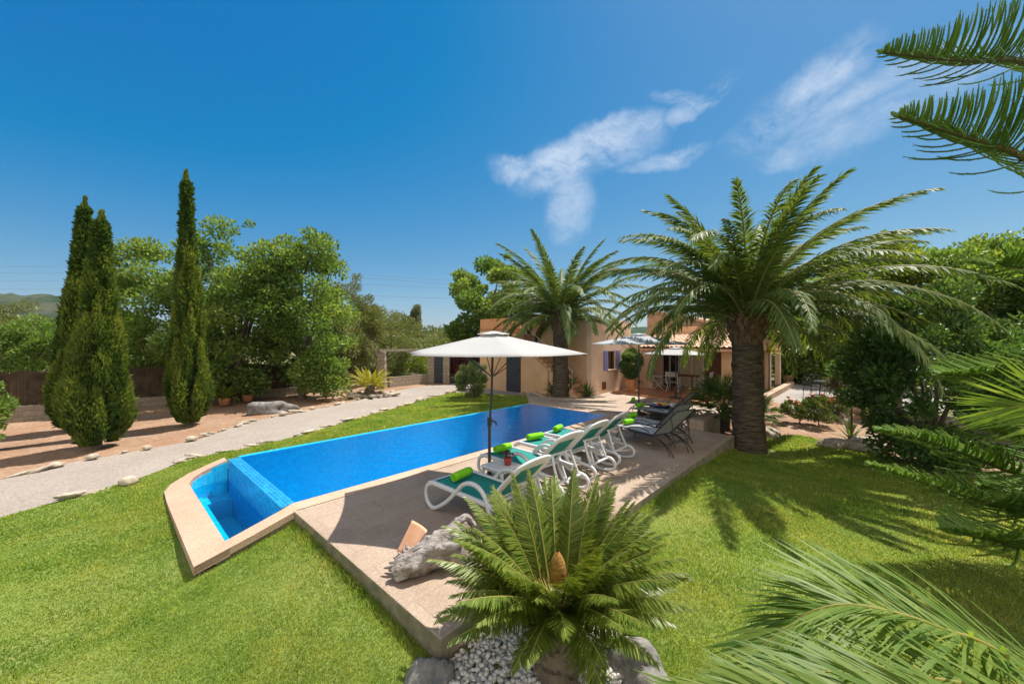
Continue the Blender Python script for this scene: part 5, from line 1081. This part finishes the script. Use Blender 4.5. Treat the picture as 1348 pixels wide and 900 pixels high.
# --- white side table + flower pot
x, y = AB(2.36, -2.0); t = thing('side_table', 'white resin side table with a flower pot between two loungers', 'table', (x, y, .004), aH)
MB().box(-.24, .24, -.24, .24, .415, .45).obj('tabletop', M['white_plastic'], t, .02)
MB().box(-.20, .20, -.20, .20, .37, .413).obj('apron', M['white_plastic'], t, .01)
for sx in (-1, 1):
    for sy in (-1, 1): m = MB(); m.band([(sx * .20, sy * .20, .40), (sx * .225, sy * .225, .2), (sx * .235, sy * .235, 0)], .05, .05, up=(1, 0, 0)); m.obj('leg', M['white_plastic'], t)
px_, py_ = x + .07, y - .04
t = thing('flower_pot', 'small red flower pot on the white side table', 'flower pot', (px_ + .03, py_ + .02, .456))
m = MB(); m.lathe([(0, 0), (.05, 0), (.066, .10), (.07, .115), (.058, .113), (.052, .09), (0, .09)], 20); m.obj('pot', M['red_pot'], t)
r = np.random.default_rng(3); pp = r.normal(0, 1, (60, 3)) * (.035, .035, .03) + (0, 0, .17); O('plant', npmesh('plant', *leaves_geo(pp, r.normal(0, 1, (60, 3)) + (0, 0, .4), .055, .03, r)), M['bougain'], t)
# --- dark table with fruit
q = (4.78, 12.05); t = thing('low_table', 'low dark slatted table carrying a fruit bowl between the sling loungers', 'table', (q[0], q[1], .004), R(-8))
MB().box(-.40, .40, -.28, .28, .30, .335).obj('tabletop', M['black_metal'], t, .008)
for s in (-1, 1): MB().box(s * .37 - .02, s * .37 + .02, -.26, .26, 0, .298).obj('side_panel', M['black_metal'], t, .005)
MB().box(-.348, .348, -.26, -.24, .02, .29).obj('front_panel', M['black_metal'], t, .005)
fb = thing('fruit_tray', 'blue tray heaped with red and yellow fruit on the low dark table', 'fruit tray', (q[0] - .08, q[1], .342))
m = MB(); m.lathe([(0, 0), (.18, 0), (.24, .07), (.25, .075), (.225, .07), (.17, .015), (0, .015)], 24); m.obj('tray', M['blue_tray'], fb)
r = np.random.default_rng(9)
for i in range(14):
    a = r.uniform(0, 6.28); q_ = .15 * math.sqrt(r.uniform()); z = .055 + .085 * (1 - q_ / .16) + .01 * r.uniform(); m = MB(); m.lathe([(0, -.045), (.03, -.036), (.046, -.005), (.044, .02), (.022, .04), (0, .034)], 12, (q_ * math.cos(a), q_ * math.sin(a), z + .02)); m.obj('fruit', M['fruit_red'] if q_ * math.cos(a) < -.02 else M['fruit_yellow'], fb)
gg = 'drinking glasses on the low dark table'
for i in range(2):
    m = MB(); m.lathe([(0, 0), (.03, 0), (.032, .004), (.036, .13), (.033, .13), (.028, .012), (0, .012)], 14); o = tag(m.obj('drinking_glass', M['clear_glass']), 'clear drinking glass beside the fruit tray', 'glass', gg); o.location = (q[0] + .22 + .08 * i, q[1] - .05 + .07 * i, .342)
# --- porch dining set
cx_, cy_ = AB(17.15, .35); zf = .078
t = thing('dining_table', 'wooden dining table on the porch between white canvas chairs', 'table', (cx_, cy_, zf), TH)
MB().box(-.45, .45, -.7, .7, .70, .74).obj('tabletop', M['dark_wood'], t, .008)
for sx in (-1, 1):
    for sy in (-1, 1): MB().box(sx * .38 - .03, sx * .38 + .03, sy * .6 - .03, sy * .6 + .03, 0, .70).obj('leg', M['dark_wood'], t)
def folding_chair(label):
    t = thing('folding_chair', label, 'chair', group='white canvas chairs round the porch table')
    for s in (-1, 1):
        m = MB(); m.band([(-.22, s * .25, 0), (.22, s * .25, .44)], .03, .03, side=(0, 1, 0)); m.obj('leg', M['white_plastic'], t); m = MB(); m.band([(.22, s * .22, 0), (-.22, s * .22, .44)], .03, .03, side=(0, 1, 0)); m.obj('leg', M['white_plastic'], t)
        m = MB(); m.band([(-.22, s * .25, .40), (-.36, s * .25, .95)], .03, .03, side=(0, 1, 0)); m.obj('back_post', M['white_plastic'], t); MB().box(-.28, .2, s * .27 - .03, s * .27 + .03, .62, .645).obj('armrest', M['white_plastic'], t, .005); m = MB(); m.band([(.17, s * .26, .42), (.17, s * .26, .62)], .025, .025, side=(0, 1, 0)); m.obj('arm_post', M['white_plastic'], t)
    MB().box(-.23, .23, -.24, .24, .44, .465).obj('seat', M['canvas'], t, .008)
    O('backrest', MB().box(-.012, .012, -.25, .25, -.24, .0).mesh('backrest', .004), M['canvas'], t, (-.355, 0, .94), (0, R(-14), 0)); return t
fc = folding_chair('x')
for i, (a, b_, rz, lb) in enumerate([(17.0, 1.32, -90, 'white canvas chair at the left end of the porch table'), (16.3, .45, 8, 'white canvas chair on the pool side of the porch table'), (17.1, -.65, 92, 'white canvas chair at the right end of the porch table')]):
    o = fc if i == 0 else copy_tree(fc, label=lb); o['label'] = lb; x, y = AB(a, b_); o.location = (x, y, zf); o.rotation_euler = (0, 0, TH + R(rz))
# --- planter by the window wall
x, y = AB(15.55, 2.15); t = thing('planter', 'square terracotta planter holding a dense clipped bush by the window', 'planter', (x, y, .08), TH)
m = MB(); m.prism([(-.22, -.22), (.22, -.22), (.22, .22), (-.22, .22)], 0, .5); pm = m.mesh('pot', .01)
for v in pm.vertices:
    k = .82 + .30 * v.co.z / .5 * .6; v.co.x *= k; v.co.y *= k
O('pot', pm, M['terracotta'], t); MB().box(-.25, .25, -.25, .25, .47, .53).obj('rim', M['terracotta'], t, .012)
r = np.random.default_rng(77); geo, cc, _ = crown_cloud(r, (0, 0, 1.22), (.44, .44, .72), 90, .19, 8000, .10, .055, zmin=.6); O('foliage', npmesh('foliage', *geo), M['leaf_dark'], t)
# potted plants on the right of the porch
x, y = GP(1038, 503)[:2]; p = (x, y, g(x, y)); t = rosette('potted_plant', 'terracotta pot with tall grassy plant at the end of the patio kerb', 'potted plant', (p[0], p[1], p[2]), 30, 1.7, .06, M['fleshy'], 15, (88, 50), 55, stem=.5)
m = MB(); m.lathe([(0, 0), (.24, 0), (.32, .42), (.35, .46), (.3, .46), (.27, .4), (0, .4)], 20); m.obj('pot', M['terracotta_pale'], t)
x, y = AB(21.2, -2.55); rosette('dracaena', 'yellow-topped dracaena on a thin stem beside the porch columns', 'plant', (x, y, -.1), 34, .8, .07, M['cycad_yellow'], 16, (80, 0), 45, stem=1.95)
# potted strap plants under the lone cypress
for px, py, sd, lb in [(296, 533, 17, 'potted yellow-green leafy plant beside the foot of the lone cypress'), (326, 528, 18, 'dark green leafy plant between the potted plant and the pale boulder')]:
    b = GP(px, py); t = rosette('potted_plant', lb, 'potted plant', b, 36, .78, .13, M['leaf_lime' if sd == 17 else 'fleshy'], sd, (85, 20), 75, stem=.2); m = MB(); m.lathe([(0, 0), (.17, 0), (.22, .26), (.24, .29), (.2, .29), (0, .24)], 18); m.obj('pot', M['terracotta'], t)
# --- dark patio set
gP = 'dark metal chairs round the patio table'
px0 = gat(1092, 18.6); t = thing('patio_table', 'dark metal table on the gravel patio behind the rose bushes', 'table', px0)
m = MB(); m.lathe([(0, .70), (.62, .70), (.64, .715), (.62, .73), (0, .73)], 28); m.obj('tabletop', M['black_metal'], t)
for k in range(4): a = k * math.pi / 2 + .4; m = MB(); m.tube([(.45 * math.cos(a), .45 * math.sin(a), 0), (.35 * math.cos(a), .35 * math.sin(a), .7)], .02, 7); m.obj('leg', M['black_metal'], t)
def metal_chair(label):
    t = thing('patio_chair', label, 'chair', group=gP)
    for sx in (-1, 1):
        for sy in (-1, 1): m = MB(); m.tube([(sx * .22, sy * .24, 0), (sx * .20, sy * .22, .43)], .013, 6); m.obj('leg', M['black_metal'], t)
    MB().box(-.23, .23, -.24, .24, .43, .45).obj('seat', M['black_metal'], t, .006)
    m = MB(); m.tube(spline([(-.2, -.24, .44), (-.27, -.24, .9), (-.29, 0, .97), (-.27, .24, .9), (-.2, .24, .44)], 22), .014, 6)
    for i in range(5): y = -.16 + .08 * i; m.tube([(-.21, y, .45), (-.28, y, .93)], .009, 5)
    m.obj('backrest', M['black_metal'], t)
    for s in (-1, 1): m = MB(); m.tube(spline([(-.24, s * .25, .66), (.1, s * .26, .66), (.2, s * .25, .6), (.2, s * .23, .45)], 12), .012, 6); m.obj('armrest', M['black_metal'], t)
    return t
mc = metal_chair('x')
for i, (dx, dy, rz, lb) in enumerate([(-.95, -.1, 5, 'dark metal chair at the porch side of the patio table'), (-.1, -1.0, 88, 'dark metal chair with its back to the rose bushes'), (.95, -.35, 160, 'dark metal chair on the big shrub side of the patio table'), (.2, .95, -95, 'dark metal chair on the far side of the patio table')]):
    o = mc if i == 0 else copy_tree(mc, label=lb); o['label'] = lb; x, y = px0[0] + dx, px0[1] + dy; o.location = (x, y, g(x, y) - .03); o.rotation_euler = (0, 0, R(rz))
# ================================================================== ROCKS, STONES, DRIFTWOOD
def rock(label, loc, size, seed, mat='pale_rock', rz=0, cat='boulder', group=None, name='boulder', sub=4):
    o = O(name, rock_mesh(name, size, seed, sub), M[mat]); o.location = loc; o.rotation_euler = (0, 0, rz); return tag(o, label, cat, group)
p = GP(352, 541); rock('long flat pale boulder on the red soil beside the path', (p[0], p[1], p[2] + .05), (.82, .34, .22), 3, 'rock', .35)
rock('grey boulder against the near corner of the deck', (-.56, 2.98, -.30), (.19, .18, .24), 4, 'rock', .5)
rock('brownish boulder below the cycad on the lawn side', (.98, 2.98, -.32), (.30, .22, .24), 5, 'rock', -.5)
rock('small grey stone beside the cycad trunk', (-.14, 2.74, -.28), (.16, .14, .17), 15, 'rock', 1.0)
p = GP(1140, 590); rock('big pale boulder at the lawn edge beside the agave', (p[0], p[1] , p[2] + .06), (.40, .28, .26), 6, 'pale_rock', -.2)
p = GP(1104, 588); rock('low flat boulder in front of the agave', (p[0], p[1], p[2] - .02), (.38, .22, .15), 7, 'pale_rock', -.4)
p = GP(1132, 548); rock('brown boulder stacked behind the rose bushes, larger of two', (p[0], p[1], p[2] + .15), (.5, .36, .36), 8, 'terracotta_pale', .2)
p = GP(1112, 553); rock('smaller brown boulder behind the rose bushes', (p[0], p[1], p[2] + .08), (.36, .3, .25), 9, 'pale_rock', .9)
p = GP(1016, 574); rock('white boulder touching the right side of the thick palm trunk', (p[0], p[1], p[2] + .05), (.24, .22, .22), 10, 'pale_rock', .4)
gE1, gE2 = 'stones edging the gravel path on the soil side', 'stones edging the gravel path on the lawn side'
vars_ = [rock_mesh('edging_stone', s_, 20 + i, 3, .42) for i, s_ in enumerate([(.16, .09, .05), (.12, .09, .055), (.20, .10, .055), (.10, .075, .05), (.25, .11, .05)])]
def walk(poly, step, seed):
    r = np.random.default_rng(seed); out = []
    for p, q in zip(poly[:-1], poly[1:]):
        p, q = np.array(p), np.array(q); d = np.linalg.norm(q - p); n = max(1, int(d / step))
        for i in range(n): c = p + (q - p) * (i + r.uniform(.1, .9)) / n + r.normal(0, .05, 2); out.append((c[0], c[1], math.atan2(*(q - p)[::-1]) + r.normal(0, .3)))
    return out
def edging(pts, group, label, seed, mats, zoff=.0):
    r = np.random.default_rng(seed)
    for x, y, a in pts:
        me = vars_[r.integers(5)].copy() if False else vars_[r.integers(5)]; o = bpy.data.objects.new('edging_stone', me); COL.objects.link(o)
        if not me.materials: me.materials.append(M['pale_rock'])
        s_ = r.uniform(.65, 1.2); o.location = (x, y, g(x, y) + zoff + .01); o.rotation_euler = (r.normal(0, .1), r.normal(0, .1), a); o.scale = (s_, s_, s_ * r.uniform(.7, 1.15)); tag(o, label, 'stone', group)
edging(walk([up_w[i] for i in (0, 1, 2, 3, 4, 5, 6, 7, 8)], .46, 1), gE1, 'rough pale stone edging the gravel path along the red soil', 2, None, -.02)
edging(walk([GP(*q)[:2] for q in [(83, 656), (110, 650), (140, 642), (168, 634)]], .28, 3), gE2, 'rough pale stone edging the gravel path along the lawn', 4, None, .02)
edging(walk([GP(*q)[:2] for q in [(225, 613), (262, 601), (320, 590), (396, 572), (440, 559), (496, 543), (560, 525), (597, 515)]], .42, 5), gE2, 'rough pale stone edging the gravel path along the lawn', 6, None, .0)
gC = 'stones ringing the yellow cycad'; pc = GP(487, 520)
for k in range(18):
    a = k * 2 * math.pi / 18; x, y = pc[0] + .95 * math.cos(a) + .15, pc[1] + .62 * math.sin(a) - .1; o = bpy.data.objects.new('edging_stone', vars_[k % 5]); COL.objects.link(o); o.location = (x, y, g(x, y) + .05); o.rotation_euler = (0, 0, a * 1.7); o.scale = (1.25, 1.25, 1.6); tag(o, 'pale stone in the ring round the yellow cycad', 'stone', gC)
# white stones beside the storage wall
for k, (a, b_) in enumerate([(11.6, 4.55), (11.45, 4.85), (11.5, 5.2), (11.62, 5.6), (11.3, 4.4)]):
    x, y = AB(a, b_); o = bpy.data.objects.new('edging_stone', vars_[k % 5]); COL.objects.link(o); o.location = (x, y, .02); o.rotation_euler = (0, 0, k * 1.3); tag(o, 'white stone lying at the foot of the smaller date palm', 'stone', 'white stones at the foot of the smaller date palm')
# pebble bed round the cycad: uncountable
r = np.random.default_rng(12); bm = bmesh.new(); base = bmesh.ops.create_icosphere(bm, subdivisions=1, radius=1); iv = np.array([v.co for v in bm.verts]); ifc = np.array([[v.index for v in f.verts] for f in bm.faces]); bm.free()
V_, F_ = [], []; n0 = 0
bedp = [(-.62, 2.72), (-.55, 3.20), (-.30, 3.48), (.15, 3.82), (.55, 3.75), (1.0, 3.35), (1.1, 2.9), (.9, 2.5), (-.3, 2.45)]
pts = r.uniform((-.7, 2.4), (1.15, 3.9), (5200, 2)); pts = pts[inpoly(pts, bedp)]; ab = np.array([to_ab(*q) for q in pts]); pts = pts[~((ab[:, 0] > -.14) & (ab[:, 1] > -3.77))]; zz = gz(pts)
for (x, y), z in zip(pts, zz):
    s_ = r.uniform(.013, .027) * np.array((1.25, .95, .7)); a = r.uniform(0, 6.28); ca, sa = math.cos(a), math.sin(a); q = iv * s_ * (1 + r.normal(0, .08, iv.shape)); q = np.column_stack([q[:, 0] * ca - q[:, 1] * sa, q[:, 0] * sa + q[:, 1] * ca, q[:, 2]]) + (x, y, z + r.uniform(.0, .045)); V_.append(q); F_.append(ifc + n0); n0 += len(q)
o = O('pebbles', npmesh('pebbles', np.concatenate(V_), np.concatenate(F_), smooth=True), M['pebble']); tag(o, 'bed of small white pebbles round the cycad', 'pebbles', kind='stuff')
# driftwood
def driftwood():
    t = thing('driftwood', 'gnarled weathered driftwood log lying on the deck beside the cycad', 'driftwood', (-.86, 4.02, 0)); r = np.random.default_rng(4); V_, F_ = [], []; n0 = 0
    def limb(pts, rad, n=30, seg=16, amp=.2):
        nonlocal n0
        c = spline(pts, n); rr = np.interp(np.linspace(0, 1, n), np.linspace(0, 1, len(rad)), rad); v, f = tube_np(c, rr, seg); v = v.reshape(n, seg, 3); th = np.arange(seg) * 2 * math.pi / seg
        for i in range(n):
            for j in range(seg): k = 1 + amp * math.sin(3 * th[j] + i * .35) + amp * .7 * math.sin(5 * th[j] - i * .6 + 1) + r.normal(0, .07); v[i, j] = c[i] + (v[i, j] - c[i]) * k
        V_.append(v.reshape(-1, 3)); F_.append(f + n0); n0 += n * seg
    limb([(-.33, -.16, .06), (-.18, -.10, .12), (.05, .02, .20), (.24, .12, .30), (.38, .20, .38)], [.06, .115, .145, .12, .07])
    limb([(-.37, -.05, .10), (-.2, 0, .16), (.02, .08, .24), (.2, .16, .33)], [.02, .06, .09, .06], amp=.3)
    for k in range(6): limb([(-.28 + .03 * k, -.05 + .03 * k, .10), (-.38 + .02 * k, -.07 + .05 * k, .09 + .01 * k), (-.46 + .03 * k, -.06 + .06 * k, .07 + .02 * k)], [.035, .022, .006], 12, 8, .3)
    limb([(.22, .05, .2), (.36, .02, .10), (.44, -.04, .03)], [.08, .07, .05], 16, 12, .25); limb([(.2, .15, .3), (.3, .22, .42), (.38, .22, .44), (.46, .18, .38)], [.06, .055, .045, .02], 18, 12, .3)
    O('log', npmesh('log', np.concatenate(V_), np.concatenate(F_), smooth=True), M['drift'], t)
driftwood()
# broken curved terracotta shard leaning on the log
m = MB(); v = []; n, k = 12, 9
for i in range(n):
    u = i / (n - 1); z = .42 * u
    for j in range(k): a = R(-52 + 104 * j / (k - 1)); rr = .15 + .055 * u; v.append((rr * math.cos(a) - .13, rr * math.sin(a), z))
m.add(v, [(i * k + j, (i + 1) * k + j, (i + 1) * k + j + 1, i * k + j + 1) for i in range(n - 1) for j in range(k - 1)], True)
o = m.obj('pot_shard', M['terracotta_pale']); tag(o, 'curved terracotta pot shard leaning behind the driftwood', 'pot shard'); o.location = (-1.20, 4.26, .02); o.scale = (.85, .85, .82); o.rotation_euler = (R(12), R(30), R(58)); sm = o.modifiers.new('thickness', 'SOLIDIFY'); sm.thickness = .018
# ================================================================== GRASS
def grass():
    r = np.random.default_rng(99); n = 1500000; a0, a1 = 2.2, 24.0; q = .62
    d = (a0 ** q + (a1 ** q - a0 ** q) * r.uniform(0, 1, n)) ** (1 / q); th = r.uniform(-1.16, 1.16, n); p = np.column_stack([d * np.sin(th), d * np.cos(th)])
    k = inpoly(p, lawn_poly) & ~inpoly(p, [AB(-1.24, -.29), AB(-.1, -.29), AB(-.1, -3.74), AB(9.15, -3.74), AB(9.4, -.2), AB(9.4, 3.45), AB(-.2, 3.55), AB(-.2, 3.68), AB(-.8, 3.66), AB(-1.1, 3.42), AB(-1.24, 3.1)]) & ~inpoly(p, bedp)
    k &= np.hypot(p[:, 0] - 6.15, p[:, 1] - 9.96) > .62
    p = p[k]; d = d[k]; n = len(p); z = gz(p) if n < 400000 else np.concatenate([gz(c) for c in np.array_split(p, 12)])
    # patchiness
    q_ab = (p - W0) @ np.column_stack([U, V]); dx_ = np.maximum(np.maximum(-.12 - q_ab[:, 0], q_ab[:, 0] - 9.1), 0); dy_ = np.maximum(np.maximum(-3.75 - q_ab[:, 1], q_ab[:, 1] + .3), 0); edge = np.hypot(dx_, dy_) < r.uniform(.02, .16, n)
    hgt = .029 * (.55 + .9 * r.uniform(size=n) ** 1.5) * (1 + .35 * np.sin(p[:, 0] * 2.1 + np.sin(p[:, 1] * 1.7)) * np.sin(p[:, 1] * 2.6)) * np.where(edge, 2.4, 1) * np.clip(d / 6, 1, 2.0) ** .35; w = .0042 * np.clip(d / 3.2, 1, 5) * r.uniform(.7, 1.3, n)
    a = r.uniform(0, 6.283, n); ln = r.uniform(.15, .95, n) * hgt; la = r.uniform(0, 6.283, n); b0 = np.column_stack([p, z - .004]); s_ = np.column_stack([np.cos(a), np.sin(a), np.zeros(n)]) * w[:, None] * .5
    mid = b0 + np.column_stack([np.cos(la) * ln * .35, np.sin(la) * ln * .35, hgt * .62]); tip = b0 + np.column_stack([np.cos(la) * ln, np.sin(la) * ln, hgt])
    v = np.stack([b0 - s_, b0 + s_, mid + s_ * .8, mid - s_ * .8, tip], 1).reshape(-1, 3); b = np.arange(n)[:, None] * 5; f = np.concatenate([b + [[0, 1, 2]], b + [[0, 2, 3]], b + [[3, 2, 4]]], 1).reshape(-1, 3)
    print('grass blades', n); o = O('lawn_grass', npmesh('lawn_grass', v, f, np.repeat(r.uniform(0, 1, n), 3)), M['grass']); tag(o, 'short mown lawn grass round the pool', 'grass', kind='stuff')
grass()
bpy.context.view_layer.update()

# ================================================================== AIR: thin even haze round everything
m, nt, o = newmat('thin_haze'); pv = nt.nodes.new('ShaderNodeVolumePrincipled'); pv.inputs['Color'].default_value = (.62, .82, 1, 1); pv.inputs['Density'].default_value = HAZE; pv.inputs['Anisotropy'].default_value = .2
nt.links.new(pv.outputs[0], o.inputs['Volume'])
hz = MB().box(-1700, 1700, -300, 960, -4, 92).obj('haze', m); tag(hz, 'thin blue summer haze over the garden and hills', None, kind='stuff')
